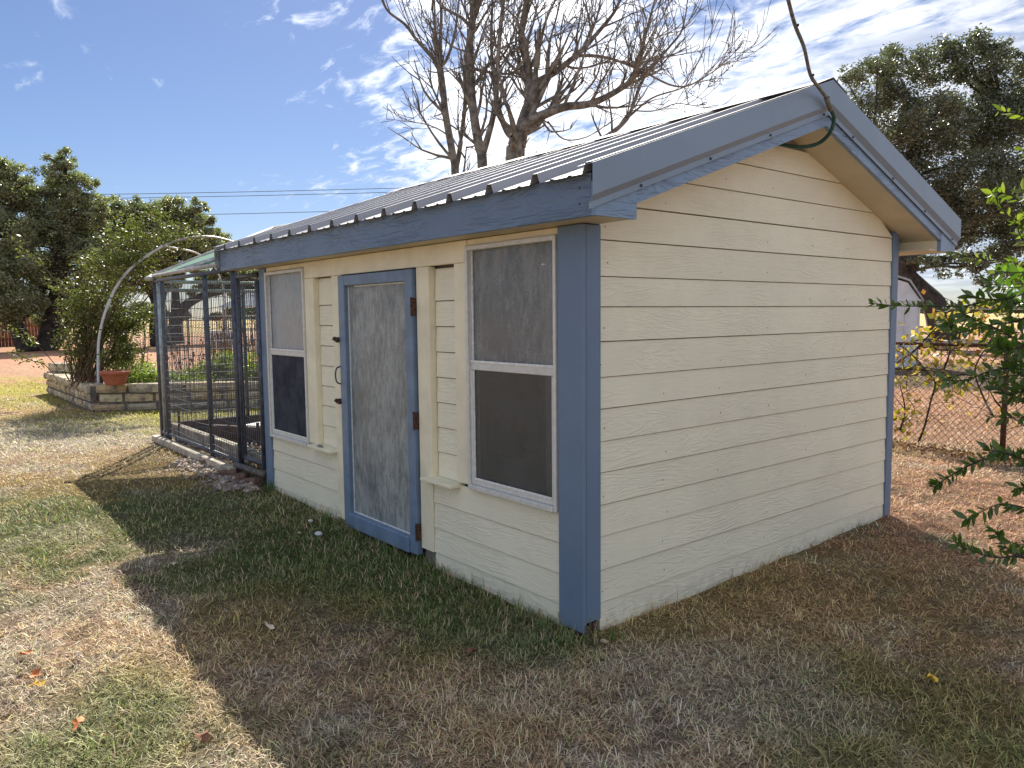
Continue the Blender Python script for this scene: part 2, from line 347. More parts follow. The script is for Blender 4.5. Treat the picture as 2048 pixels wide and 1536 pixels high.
m_oak = leafmat('live_oak_leaves', [(0.085, 0.10, 0.062), (0.155, 0.175, 0.11), (0.23, 0.24, 0.16), (0.30, 0.30, 0.21)], rough=0.36, transl=0.36, spec=0.7)
m_oak2 = leafmat('grey_green_oak_leaves', [(0.045, 0.055, 0.036), (0.10, 0.113, 0.075), (0.19, 0.20, 0.15)], rough=0.34, transl=0.22, spec=0.7)
m_vine = leafmat('olive_vine_leaves', [(0.05, 0.065, 0.02), (0.09, 0.11, 0.03), (0.14, 0.15, 0.045), (0.12, 0.10, 0.04)], transl=0.36)
m_herb = leafmat('yellow_green_herb_leaves', [(0.09, 0.13, 0.02), (0.17, 0.21, 0.045), (0.26, 0.28, 0.07)], transl=0.45)
m_shrub = leafmat('dark_shrub_leaves', [(0.04, 0.075, 0.02), (0.065, 0.11, 0.03), (0.10, 0.145, 0.04)], rough=0.3, transl=0.38, spec=0.6, light=(1.8, 2.4, 0.5))
m_shrub_new = leafmat('fresh_shrub_leaves', [(0.09, 0.13, 0.02), (0.14, 0.18, 0.03), (0.22, 0.23, 0.06)], rough=0.35, transl=0.42)
m_gold = leafmat('yellow_vine_leaves', [(0.35, 0.29, 0.03), (0.22, 0.22, 0.03), (0.14, 0.15, 0.03), (0.45, 0.38, 0.16), (0.30, 0.14, 0.05)], transl=0.5, light=(1.5, 1.4, 0.7))
m_dry = leafmat('dry_seed_stalks', [(0.16, 0.07, 0.035), (0.27, 0.15, 0.08), (0.10, 0.05, 0.035)], rough=0.8, transl=0.2, spec=0.2)
m_far = leafmat('far_tree_leaves', [(0.07, 0.085, 0.06), (0.11, 0.125, 0.085)], rough=0.7, transl=0.1, spec=0.2)
m_bark = simple('oak_bark', (0.05, 0.042, 0.036), 0.95, var=0.4, nscale=5, bmp=0.8, bscale=14)
m_bark2 = simple('chinaberry_bark', (0.20, 0.172, 0.15), 0.9, var=0.4, nscale=9, bmp=0.8, bscale=25)
m_twig = simple('vine_stems', (0.12, 0.075, 0.045), 0.85, var=0.3, nscale=8)
m_darktwig = simple('dark_vine_stems', (0.045, 0.032, 0.03), 0.85, var=0.3, nscale=8)
m_berry = simple('dry_berries', (0.14, 0.10, 0.05), 0.7)

def attrmat(name, rough=0.8, spec=0.25, transl=0.0, ground=False):
    m, t, b, o = newmat(name); a = N(t, 'ShaderNodeAttribute'); a.attribute_name = 'col'; c = a.outputs['Color']
    if ground:
        g = N(t, 'ShaderNodeNewGeometry'); v = g.outputs['Position']
        f1 = noise(t, v, 45, 5, 0.75); f2 = noise(t, v, 9, 4, 0.7); f3 = noise(t, v, 1.3, 4, 0.6)
        dark = mixc(t, smooth(t, f1, 0.32, 0.68), (0.42, 0.42, 0.42), (1.5, 1.48, 1.4)); c = mixc(t, 1.0, c, dark, 'MULTIPLY')
        d2 = mixc(t, smooth(t, f2, 0.3, 0.7), (0.78, 0.78, 0.76), (1.16, 1.15, 1.12)); c = mixc(t, 1.0, c, d2, 'MULTIPLY')
        bump(t, b, f1, 0.9, 0.03)
    L(t, c, b.inputs['Base Color']); b.inputs['Roughness'].default_value = rough; b.inputs['Specular IOR Level'].default_value = spec
    if transl:
        tl = N(t, 'ShaderNodeBsdfTranslucent'); L(t, mixc(t, 1.0, c, (1.15, 1.2, 0.8), 'MULTIPLY'), tl.inputs[0]); mx = N(t, 'ShaderNodeMixShader', i_0=transl)
        L(t, b.outputs[0], mx.inputs[1]); L(t, tl.outputs[0], mx.inputs[2]); L(t, mx.outputs[0], o.inputs[0])
    return m
m_ground = attrmat('dry_lawn_soil', 0.95, 0.1, ground=True)
m_grass = attrmat('lawn_blades', 0.6, 0.3, transl=0.28)

# ------------------------------------------------------------------ ground colour map (what grows where)
C_STRAW = np.array([0.70, 0.50, 0.35]); C_GREEN = np.array([0.19, 0.24, 0.09]); C_RED = np.array([0.55, 0.30, 0.205])
C_YEL = np.array([0.42, 0.39, 0.085]); C_GREY = np.array([0.60, 0.52, 0.43]); C_FIELD = np.array([0.60, 0.47, 0.25]); C_OR = np.array([0.54, 0.37, 0.18]); C_DK = np.array([0.20, 0.15, 0.105])
def gp(px, py): p = atp(px, py, 'z', 0.04); return p[0], p[1]
PATCH = []
for px, py, rx, ry, c, s in [
    (20, 1060, .9, .8, C_GREEN, .85), (150, 985, .6, .5, C_GREEN, .5), (470, 1050, 1.1, .5, C_GREEN, .8), (600, 1120, .8, .42, C_GREEN, .9), (760, 1150, .7, .45, C_GREEN, .95),
    (950, 1215, .45, .28, C_GREEN, .95), (1100, 1260, .3, .2, C_GREEN, .95), (350, 1010, .8, .35, C_GREEN, .6), (100, 1500, .35, .3, C_GREEN, .75), (330, 1500, .3, .25, C_GREEN, .4), (210, 1370, .3, .2, C_GREEN, .35),
    (1800, 1430, .48, .42, C_GREEN, .9), (1650, 1500, .25, .22, C_GREEN, .5), (2000, 1500, .4, .4, C_GREEN, .85), (1500, 1220, 1.0, .8, C_OR, .5), (1750, 1120, .8, .6, C_OR, .5), (1000, 1380, .6, .4, C_OR, .35), (1400, 1330, .5, .3, C_GREY, .6), (1850, 1160, .5, .4, C_GREEN, .35), (640, 1480, .25, .2, C_GREEN, .3), (380, 1140, .25, .2, C_GREEN, .4),
    (240, 960, .9, .45, C_OR, .7), (560, 1230, .5, .3, C_OR, .5), (330, 920, .9, .4, C_OR, .5), (330, 850, 2.2, .6, C_YEL, .45), (60, 780, 2.2, 1.6, C_YEL, .9), (160, 800, 1.4, 1.0, C_YEL, .7),
    (120, 830, 1.6, .6, C_OR, .5), (90, 870, 1.6, 1.0, C_GREY, .8), (240, 870, 1.0, .6, C_GREY, .4), (420, 830, 2.0, 1.0, C_YEL, .9), (60, 760, 4, .6, C_YEL, .5),
    (1930, 1020, 1.6, 1.2, C_RED, .6), (1900, 960, 1.6, 1.2, C_RED, .5), (1480, 1150, .9, .4, C_OR, .25)]:
    x, y = gp(px, py); PATCH.append((x, y, rx*1.15, ry*1.15, c, s))
def gcol(x, y):
    n1_ = fbm(x*0.8, y*0.8, 21, 4); n2_ = fbm(x*3.1, y*3.1, 33, 4); n3_ = fbm(x*0.22, y*0.22, 5, 3); n4_ = fbm(x*9, y*9, 71, 3)
    c = np.repeat(C_STRAW[None], len(x), 0)
    def bl(c, k, w): return c*(1-w[:, None])+k[None]*w[:, None]
    c = bl(c, C_OR, 0.45*sstep(n1_, 0.5, 0.7)); c = bl(c, C_GREY, 0.6*sstep(n2_, 0.5, 0.66)); c = bl(c, C_GREEN, 0.42*sstep(n1_*0.6+n2_*0.4, 0.54, 0.64)); c = bl(c, C_DK, 0.55*sstep(n4_, 0.58, 0.72))
    d = np.hypot(x-CAM[0], y-CAM[1])
    # the bare reddish paddock beyond the yard and behind the fence
    red = np.maximum(sstep(d, 17.5, 19.5), sstep(y+0.2*x, 6.3, 7.2)*sstep(x, -9, -6)); c = bl(c, C_RED, 0.85*red)
    c = bl(c, C_STRAW*0.85, red*sstep(n3_, 0.5, 0.65)*0.3)
    c = bl(c, C_FIELD, sstep(d, 60, 100)); c = bl(c, C_FIELD*1.1, sstep(d, 110, 180))
    az_ = np.arctan2(y-CAM[1], x-CAM[0])-YAW; lit = sstep(d, 16.6, 17.8)*(1-sstep(d, 25, 27))*(1-sstep(az_, -.44, -.40)); c = bl(c, np.array([.15, .115, .085]), .9*lit)  # shade behind the fence, painted into the ground colour as a dark band
    for (px, py, rx, ry, k, s) in PATCH:
        a = math.radians(50.7); dx = x-px; dy = y-py; u = dx*math.cos(a)+dy*math.sin(a); v = -dx*math.sin(a)+dy*math.cos(a)
        q = np.sqrt((u/rx)**2+(v/(ry*1.6))**2)+1.5*(n2_-0.5)+0.9*(n1_-0.5)+0.8*(n4_-0.5)
        c = bl(c, k, s*(1-sstep(q, 0.35, 1.3)))
    # strip of green at the foot of the front wall
    w = (1-sstep(-y, 0.25, 0.85))*sstep(-y, -0.1, 0.02)*sstep(x, -4.6, -3.8)*(1-sstep(x, -0.05, 0.15)); c = bl(c, C_GREEN, 0.7*w*sstep(n2_*.6+n4_*.4, .36, .56))
    return c*(0.86+0.28*fbm(x*1.7, y*1.7, 88, 3)[:, None])

# ------------------------------------------------------------------ ground sheet
def axis(lo, hi, cen, h0):
    out = [cen]; h = h0; p = cen
    while p < hi: p += h; out.append(p); h = h0 if abs(p-cen) < 6 else h*1.07
    h = h0; p = cen; lower = []
    while p > lo: p -= h; lower.append(p); h = h0 if abs(p-cen) < 6 else h*1.07
    return np.array(lower[::-1]+out)
gx = axis(-900, 500, -1.0, 0.05); gy = axis(-300, 900, 0.0, 0.05)
X, Y = np.meshgrid(gx, gy, indexing='ij'); V = np.stack([X.ravel(), Y.ravel(), ghz(X.ravel(), Y.ravel())], 1)
a, b_ = len(gx), len(gy); I = (np.arange(a-1)[:, None]*b_+np.arange(b_-1)[None]).ravel()
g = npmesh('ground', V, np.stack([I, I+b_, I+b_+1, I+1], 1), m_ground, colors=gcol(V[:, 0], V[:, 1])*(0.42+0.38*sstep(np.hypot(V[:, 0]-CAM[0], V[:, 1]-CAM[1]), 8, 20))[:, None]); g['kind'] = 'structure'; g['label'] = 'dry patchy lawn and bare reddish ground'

# ------------------------------------------------------------------ garden shed
YR = 1.757
def pan(y): return 2.215+0.352*((y if y <= YR else 2*YR-y)+0.23)
XL = float(atp(441, 543.5, 'y', -0.19)[0]); XR = 0.262
shed = thing('garden_shed', 'cream clapboard garden shed with blue trim and ribbed metal roof', 'shed', (-2, 1.65, 0.0))
def cbox(name, mat, *a, parent=shed, b=0.003, label=None): return MB().bbox(*a, b=b).build(name, mat, parent, label=label)
# inner wall panels (shell behind the boards)
zc_ = lambda y: pan(y)-0.05
for x0, x1 in ((-0.07, -0.005), (-4.05, -3.98)):
    wp = MB()
    poly = [(0.03, -0.05), (3.25, -0.05), (3.25, zc_(3.25)), (YR, zc_(YR)), (0.03, zc_(0.03))]
    wp.prism([(x0, y, z) for y, z in poly], [(x1, y, z) for y, z in poly]); wp.build('gable_wall', m_ply, shed)
wf = MB()
for x0, x1, z0, z1, y0 in [(-3.975, -2.52, -.05, .575, .008), (-1.475, -.075, -.05, .575, .008), (-3.135, -2.52, .58, 1.99, .05), (-1.475, -.935, .58, 1.99, .05), (-3.975, -.075, 1.995, 2.20, .008), (-.16, -.075, .58, 1.99, .008), (-3.975, -3.94, .58, 1.99, .008)]:
    wf.box(x0, x1, y0, y0+0.05, z0, z1)
wf.build('front_wall', m_ply, shed)
MB().box(-4.05, 0.0, 3.21, 3.285, -0.05, 2.16).build('rear_wall', m_cream, shed)
MB().box(-3.97, -0.08, 0.07, 3.2, 0.0, 0.05).build('floor', m_dark, shed)
# gable lap boards
ZG = [-0.06, 0.1291, 0.298, 0.4745, 0.6366, 0.8032, 0.963, 1.1275, 1.2881, 1.4659, 1.6395, 1.7896, 1.968, 2.141, 2.305, 2.466, 2.62]
def sofz(y): return pan(y)-0.20
for i in range(len(ZG)-1):
    z0, z1 = ZG[i]+random.uniform(-.0015, .0015), ZG[i+1]-0.0055
    def lim(z):
        y0, y1 = 0.102, 3.199
        if z > 2.1:
            k = (z-(2.215-0.19))/0.352-0.23; y0 = max(y0, k); y1 = min(y1, 2*YR-k)
        return y0, y1
    a0, a1 = lim(z0); b0, b1 = lim(min(z1, 2.71))
    if b0 >= b1: b0 = b1 = YR
    xo, xi = 0.0150, 0.0075
    MB().add([(xo, a0, z0), (xo, a1, z0), (xi, b1, z1), (xi, b0, z1), (-0.004, a0, z0), (-0.004, a1, z0), (-0.004, b1, z1), (-0.004, b0, z1)],
             [(0, 1, 2, 3), (4, 7, 6, 5), (0, 4, 5, 1), (0, 3, 7, 4), (1, 5, 6, 2), (3, 2, 6, 7)]).build('siding_board', m_cream_y, shed)
def lapx(x0, x1, zs, y=0.0):
    for i in range(len(zs)-1):
        z0, z1 = zs[i], zs[i+1]-(0.0055 if i < len(zs)-2 else 0); yo, yi = y-0.0150, y-0.0075
        MB().add([(x0, yo, z0), (x1, yo, z0), (x1, yi, z1), (x0, yi, z1), (x0, y+.006, z0), (x1, y+.006, z0), (x1, y+.006, z1), (x0, y+.006, z1)],
                 [(0, 1, 2, 3), (4, 7, 6, 5), (0, 4, 5, 1), (0, 3, 7, 4), (1, 5, 6, 2), (3, 2, 6, 7)]).build('siding_board', m_cream_x, shed)
lapx(-3.928, -2.662, [-0.04, .0954, .2582, .4241, .575]); lapx(-1.333, -.157, [-0.06, .1001, .2613, .4251, .578])
lapx(-2.975, -2.665, [.588+.158*i for i in range(8)]+[1.90], 0.036); lapx(-1.330, -1.065, [.588+.158*i for i in range(8)]+[1.89], 0.036)
# trim boards
fc = MB(); fc.bbox(-.155, .028, -.031, -.007, .0, 2.034, b=.004); fc.build('corner_board', m_blue_z, shed)
cbox('corner_board', m_blue_z, .001, .0225, -.004, .101, .045, 2.034, b=.004)
cbox('corner_board', m_blue_z, -.004, .024, 3.200, 3.292, .03, 2.185, b=.003)
cbox('corner_board', m_blue_z, -4.068, -3.930, -.030, -.006, .02, 2.034, b=.004)
cbox('corner_board', m_blue_z, -4.075, -4.052, -.004, .101, .02, 2.034, b=.004)
rot = MB()
for i in range(7): rot.bbox(-.055+random.uniform(-.01, .07), .0+random.uniform(0, .045), -.02+.016*i, -.006+.016*i, -.03, .02+random.uniform(.0, .035), b=.003)
rot.build('rotted_sill_end', m_rot, shed)
for (x0, x1, z0, z1) in [(-3.138, -2.978, .585, 1.905), (-2.660, -2.512, .06, 1.905), (-1.478, -1.337, .095, 1.905), (-1.062, -.936, .60, 1.905)]:
    cbox('casing_board', m_cream, x0, x1, -.022, .034, z0, z1)
cbox('header_board', m_cream, -3.138, -.936, -.022, .006, 1.907, 2.034)
cbox('header_board', m_cream, -3.928, -3.140, -.016, .006, 1.998, 2.034); cbox('header_board', m_cream, -.934, -.157, -.016, .006, 1.998, 2.034)
for x0, x1, lab in ((-3.055, -2.64, None), (-1.385, -1.045, None)):
    cbox('ledge', m_cream, x0, x1, -.085, .034, .562, .586, b=.005)
# roof
def slopes(prof, mat, name, parent=shed, y0=-0.23, y1=3.68, label=None):
    """prof: list of (x, dz) swept down both slopes, one object each"""
    for ya, yb in ((y0, YR), (YR, y1)):
        A = [(x, ya, pan(ya)+dz) for x, dz in prof]; B = [(x, yb, pan(yb)+dz) for x, dz in prof]
        MB().prism(A, B).build(name, mat, parent, label=label)
slopes([(XL+.01, -.024), (.255, -.024), (.255, -.006), (XL+.01, -.006)], m_dark, 'roof_deck', y0=-.160, y1=3.66)
P = 0.352; RIB = [(-.036, 0), (-.015, .046), (.015, .046), (.036, 0), (P/3-.016, 0), (P/3-.006, .006), (P/3+.006, .006), (P/3+.016, 0), (2*P/3-.016, 0), (2*P/3-.006, .006), (2*P/3+.006, .006), (2*P/3+.016, 0)]
xs0 = -0.085; nr = 13
for (ya, yb) in ((-.235, YR), (YR, 3.685)):
    k = -1
    while k < nr:
        prof = []
        for q in range(3):
            for (dx, dz) in RIB: prof.append((xs0-P*(k+q)-dx, dz))
        prof.append((xs0-P*(k+3)+.036, 0.0015))
        prof = [(x, z) for x, z in prof if XL <= x <= .293]
        if len(prof) > 3:
            pts0 = [(x, ya, pan(ya)+z) for x, z in prof]; pts1 = [(x, yb, pan(yb)+z) for x, z in prof]; n = len(prof)
            pts2 = [(x, y, z-.0012) for x, y, z in pts0]; pts3 = [(x, y, z-.0012) for x, y, z in pts1]
            o = MB().add(pts0+pts1+pts2+pts3, [(i, i+1, n+i+1, n+i) for i in range(n-1)]+[(2*n+i, 3*n+i, 3*n+i+1, 2*n+i+1) for i in range(n-1)]+[(i, 2*n+i, 2*n+i+1, i+1) for i in range(n-1)]).build('roof_panel', m_roof, shed)
        k += 3
cap = MB(); zr = pan(YR)
A = [(YR-.17, pan(YR-.17)+.048), (YR, zr+.052), (YR+.17, pan(YR+.17)+.048), (YR+.17, pan(YR+.17)+.051), (YR, zr+.056), (YR-.17, pan(YR-.17)+.051)]
cap.prism([(XL-.02, y, z) for y, z in A], [(.302, y, z) for y, z in A]); cap.build('ridge_cap', m_roof, shed)
sc = MB()
for k in range(13):
    for yy in (0.05, 0.7, 1.3):
        x = xs0-P*k-.05; sc.ball((x, yy, pan(yy)+.004), .007, 5, 3)
sc = sc.build('roof_screws', m_screw, shed); sc['kind'] = 'stuff'
for sgn, xe in ((1, .300), (-1, XL-.015)):
    prof = [(xe-.10*sgn, .037), (xe, .041), (xe, -.098), (xe-.022*sgn, -.128), (xe-.022*sgn, -.156), (xe-.025*sgn, -.156), (xe-.025*sgn, -.127), (xe-.003*sgn, -.097), (xe-.003*sgn, .038), (xe-.10*sgn, .034)]
    slopes(prof, m_blue_metal if sgn > 0 else m_galv, 'rake_trim', y0=-.236, y1=3.682)
slopes([(.240, -.217), (.266, -.217), (.266, -.03), (.240, -.03)], m_blue_y, 'rake_board', y0=.084, y1=3.415)
slopes([(XL+.0, -.217), (XL+.024, -.217), (XL+.024, -.03), (XL+.0, -.03)], m_blue_y, 'rake_board', y0=.0, y1=3.5)
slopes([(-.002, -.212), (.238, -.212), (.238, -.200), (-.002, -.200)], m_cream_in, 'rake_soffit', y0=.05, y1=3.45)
for y0, y1, in ((-.188, .082), (3.417, 3.668)):                     # boxed eave ends
    zt = lambda y: pan(y)-.045
    Pn = [(y0, 2.036), (y1, 2.036), (y1, zt(y1)), (y0, zt(y0))]
    MB().prism([(.242, y, z) for y, z in Pn], [(.268, y, z) for y, z in Pn]).build('eave_end_board', m_blue_y, shed)
    yi = y1 if y0 < 0 else y0; s_ = 1 if y0 < 0 else -1
    xl_ = .0 if y0 < 0 else -1.2
    MB().prism([(xl_, yi-.012*s_, 2.052), (xl_, yi-.002*s_, 2.052), (xl_, yi-.002*s_, pan(yi)-.19), (xl_, yi-.012*s_, pan(yi)-.19)],
               [(.241, yi-.012*s_, 2.052), (.241, yi-.002*s_, 2.052), (.241, yi-.002*s_, pan(yi)-.19), (.241, yi-.012*s_, pan(yi)-.19)]).build('eave_box_side', m_cream, shed)
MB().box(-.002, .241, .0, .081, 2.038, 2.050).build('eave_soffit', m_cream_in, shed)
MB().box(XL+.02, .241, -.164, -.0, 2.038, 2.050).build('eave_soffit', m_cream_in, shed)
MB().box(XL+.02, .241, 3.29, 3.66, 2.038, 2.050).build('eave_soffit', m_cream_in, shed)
MB().bbox(XL, .2415, -.190, -.166, 2.036, 2.225, b=.002).build('fascia_board', m_blue_x, shed)
MB().bbox(XL, .2415, 3.645, 3.669, 2.036, 2.206, b=.003).build('fascia_board', m_blue_x, shed)
for y in (.10, .62, 1.15, 1.70, 2.05, 2.6, 3.1, 3.58):
    MB().ball((.281, y, pan(y)-.142), .008, 6, 3, sq=(.7, 1, 1)).build('trim_screw', m_screw, shed)
for x, z in ((.17, 2.165), (.17, 2.095), (-4.45, 2.16), (-4.45, 2.09)): MB().ball((x, -.190, z), .007, 6, 3, sq=(1, .4, 1)).build('fascia_nail', m_screw, shed)
nl = MB()
for i in range(1, 15):
    for y in (0.13, 0.62, 1.1, 1.58, 2.06, 2.55, 3.17):
        if ZG[i] > 2.1 and (y < .55 or y > 2.9): continue
        if random.random() < .6: nl.ball((.0125, y+random.uniform(-.03, .03), ZG[i]+.045+random.uniform(-.01, .02)), .0042, 5, 3, sq=(.5, 1, 1))
nl = nl.build('nail_heads', m_rust, shed); nl['kind'] = 'stuff'
# door
door = MB(); D0, D1, Z0, Z1 = -2.505, -1.492, .045, 1.898
door.bbox(D0, D0+.095, -.050, -.001, Z0, Z1, b=.005); door.bbox(D1-.085, D1, -.050, -.001, Z0, Z1, b=.005)
door.bbox(D0+.096, D1-.086, -.048, -.001, Z1-.075, Z1-.001, b=.004); door.bbox(D0+.096, D1-.086, -.064, -.001, Z0-.002, Z0+.105, b=.006)
dr = door.build('door', m_blue, shed)
MB().box(D0+.09, D1-.08, -.012, -.006, Z0+.1, Z1-.07).build('glass_pane', m_glass_door, dr)
gb = MB()
for (x0, x1, z0, z1) in ((D0+.096, D0+.104, Z0+.106, Z1-.076), (D1-.092, D1-.086, Z0+.106, Z1-.076), (D0+.105, D1-.093, Z0+.106, Z0+.113), (D0+.2, D1-.093, Z1-.085, Z1-.076)): gb.box(x0, x1, -.018, -.013, z0, z1)
gb.build('glazing_bead', m_chalk, dr)
for z in (1.66, .93, .20):
    h = MB(); h.bbox(D1-.004, D1+.012, -.056, -.02, z-.055, z+.055, b=.003)
    for q in (-.035, 0, .035): h.ball((D1+.004, -.057, z+q), .007, 5, 3)
    h.tube([(D1+.004, -.056, z-.06), (D1+.004, -.056, z+.06)], .006, 6); h.build('hinge', m_rust, dr)
for z in (1.43, .97):
    h = MB(); h.bbox(D0-.055, D0+.01, -.066, -.05, z-.012, z+.012, b=.003); h.tube([(D0-.06, -.07, z+.006), (D0-.02, -.075, z), (D0+.012, -.07, z-.004)], .007, 6); h.ball((D0-.03, -.072, z+.012), .014, 6, 4)
    h.bbox(D0-.06, D0-.03, -.05, -.023, z-.02, z+.02, b=.002); h.build('latch', m_rust, dr)
MB().tube(cat([(D0-.0, -.048, 1.235), (D0-.0, -.078, 1.22), (D0-.0, -.088, 1.17), (D0-.0, -.078, 1.12), (D0-.0, -.048, 1.105)], 4), .006, 6).build('door_handle', m_steel, dr)
# windows
def window(x0, x1, z0, z1, zm, gu, gl, lab):
    w = MB(); y0, y1 = -.038, .045; t = .023
    w.bbox(x0, x0+t, y0, y1, z0, z1, b=.003); w.bbox(x1-t*.8, x1, y0, y1, z0, z1, b=.003)
    w.bbox(x0+t+.001, x1-t*.8-.001, y0, y1, z1-.026, z1, b=.003); w.bbox(x0+t+.001, x1-t*.8-.001, y0-.012, y1, z0, z0+.028, b=.003)
    w = w.build('window', m_alu, shed, label=lab)
    s = MB(); a, b = x0+t+.002, x1-t*.8-.002      # meeting rail and lower sash
    s.bbox(a, b, -.020, .012, zm-.022, zm+.026, b=.003); s.bbox(a, a+.022, -.026, -.002, z0+.05, zm-.024, b=.002); s.bbox(b-.022, b, -.026, -.002, z0+.05, zm-.024, b=.002); s.bbox(a, b, -.024, .0, z0+.029, z0+.062, b=.002)
    s.build('sash', m_alu, w)
    q = MB(); q.box(a+.004, b-.004, -.024, -.0205, zm+.022, zm+.034); q.box(a, a+.010, -.008, .0, zm+.034, z1-.028); q.box(a+.023, b-.023, -.028, -.0255, z0+.060, z0+.072)
    q.box(a+.0225, a+.030, -.020, -.014, z0+.072, zm-.024)
    q.build('glazing_bead', m_chalk, w)
    MB().box(a, b, .004, .008, zm+.026, z1-.026).build('glass_pane', gu, w, label='upper pane')
    MB().box(a+.02, b-.02, -.012, -.008, z0+.055, zm-.022).build('glass_pane' if gl is not m_screen else 'insect_screen', gl, w)
    return w
window(-.934, -.165, .585, 1.996, 1.308, m_glass_up, m_glass_low, 'aluminium window nearest the corner with clear lower pane')
window(-3.927, -3.141, .550, 1.992, 1.298, m_glass_l, m_screen, 'aluminium window at the far end with dark screen below')
MB().box(-.170, -.157, -.012, .0, .58, 1.998).build('window_gap_filler', m_dark, shed)
# things seen dimly inside
cbox('interior_shelf', m_dark, -3.6, -.3, 2.3, 3.15, 1.45, 1.50); cbox('interior_stud', m_white, -1.15, -1.01, .115, .16, .05, 2.1); cbox('interior_stud', m_white, -.62, -.54, .3, .36, .05, 2.1); cbox('interior_stud', m_white, -.16, -.10, .5, .6, .05, 2.1)
cbox('interior_cabinet', m_white, -1.6, -1.15, 2.6, 3.15, .05, 1.30)
lt = MB(); lt.bbox(-2.90, -2.83, -.075, -.045, .586, .594, b=.002); lt.tube([(-2.895, -.06, .6), (-2.865, -.07, .606), (-2.835, -.055, .6)], .006, 6)
tag(lt.build('metal_latch', m_galv), 'small metal hasp lying on the ledge left of the blue door', 'hasp')

# ------------------------------------------------------------------ wire kennel
KX0, KX1, KY1 = -7.42, -4.09, 3.2
kn = thing('dog_kennel', 'dark wire mesh kennel joined to the far end of the shed', 'kennel', (-5.75, 1.6, 0.08))
def kt(name, p, q, r=.022, mat=m_steel, k=8, parent=kn): return MB().tube([p, q], r, k).build(name, mat, parent, smooth=True)
for x, y in ((KX0, -.03), (KX0, KY1)): kt('post', (x, y, .05), (x, y, 2.09), .024)
kt('post', (KX0+.14, -.03, .10), (KX0+.14, -.03, 2.06), .022, m_galv); kt('post', (KX0+.30, -.03, .10), (KX0+.30, -.03, 2.05), .026)
kt('post', (-5.53, -.03, .12), (-5.53, -.03, 2.06), .026); kt('post', (-4.70, -.03, .12), (-4.70, -.03, 2.035), .026)
for y in (1.05, 2.1): kt('post', (KX0, y, .12), (KX0, y, 2.06), .022)
for z in (2.055, 1.95): kt('rail', (KX0, -.03, z), (KX0, KY1, z), .022, m_galv)
kt('rail', (KX0, -.03, 2.06), (-4.62, -.03, 2.06), .022); kt('rail', (KX0, -.03, .20), (-4.7, -.03, .20), .018)
kt('rail', (KX0, -.04, 2.12), (-4.70, -.04, 2.13), .024, m_pvc_old); kt('rail', (-4.80, -.05, .165), (-4.08, -.05, .175), .030, m_oldpipe)
kt('rail', (KX0, KY1, 2.06), (KX1, KY1, 2.06), .022); kt('rail', (KX0, -.03, .2), (KX0, KY1, .2), .018)
def mesh_panel(p, q, z0, z1, r=.0036, sp=.051, hz=.102, parent=kn):
    m = MB(); p = np.array(p, float); q = np.array(q, float); n = max(2, int(round(np.linalg.norm(q-p)/sp)))
    d = (q-p)/n; nn = np.cross(d/np.linalg.norm(d), (0, 0, 1))*.004
    for i in range(n+1):
        a = p+d*i; w = nn*math.sin(i*.7)
        m.tube([(a[0], a[1], z0), (a[0]+w[0], a[1]+w[1], (z0+z1)/2), (a[0], a[1], z1)], r, 3, cap=False)
    z = z0; i = 0
    while z <= z1+.001:
        pts = [p+(q-p)*t+nn*1.5+np.array([0, 0, z+.012*math.sin(t*5+z*3)*(1 if z > z0 else 0)]) for t in np.linspace(0, 1, 7)]
        m.tube(pts, r, 3, cap=False); z += hz
    o = m.build('wire_mesh', m_wire, parent); o['kind'] = 'stuff'; return o
mesh_panel((KX0+.30, -.04, 0), (-5.53, -.04, 0), .17, 1.99); mesh_panel((-5.53, -.04, 0), (-4.70, -.04, 0), .17, 1.99); mesh_panel((KX0, -.03, 0), (KX0, KY1, 0), .2, 1.95)
gt = MB(); gx0, gx1 = -4.60, -4.095
gt.tube([(gx0, -.03, .25), (gx0, -.03, 1.985)], .024, 8); gt.tube([(gx1, -.03, .22), (gx1, -.03, 1.93)], .024, 8); gt.tube([(gx0, -.03, 1.985), (gx1, -.03, 1.985)], .020, 8); gt.tube([(gx0, -.03, .27), (gx1, -.03, .27)], .020, 8)
gt = gt.build('gate', m_steel, kn, smooth=True); mesh_panel((gx0, -.04, 0), (gx1, -.04, 0), .27, 1.98, parent=gt)
lk = MB().bbox(-4.10, -4.07, -.075, -.045, 1.27, 1.39, b=.004).build('gate_latch', m_galv, gt)
# timber base
MB().bbox(KX0-.1, -4.74, -.135, -.04, .075, .150, b=.006).build('timber_sill', m_beam, kn)
MB().bbox(KX0+.05, -4.75, .06, .14, .16, .30, b=.006).build('timber_curb', m_beam, kn); MB().bbox(-4.72, -4.1, .06, .13, .20, .29, b=.006).build('timber_curb', m_beam, kn)
MB().bbox(KX0-.05, KX0+.0, .15, KY1, .08, .30, b=.006).build('timber_curb', m_beam_dark, kn)
MB().prism([(-6.9, .35, .30), (-5.2, 1.3, .30), (-5.25, 1.36, .30), (-6.95, .41, .30)], [(-6.9, .35, .10), (-5.2, 1.3, .10), (-5.25, 1.36, .10), (-6.95, .41, .10)]).build('divider_board', m_beam_dark, kn)
for x, y, h in ((-7.05, .05, .55), (-5.95, .6, .40), (-4.55, .25, .42), (-6.6, 1.2, .38)): MB().bbox(x, x+.03, y, y+.03, .08, h, b=.003).build('stake', m_beam_dark, kn)
tr = MB().prism([(-6.8, .75, .27), (-5.9, 1.25, .27), (-6.05, 1.55, .27), (-6.95, 1.05, .27)], [(-6.8, .75, .10), (-5.9, 1.25, .10), (-6.05, 1.55, .10), (-6.95, 1.05, .10)])
tag(tr.build('wooden_crate', m_white), 'low pale wooden crate standing on the gravel inside the kennel', 'crate')
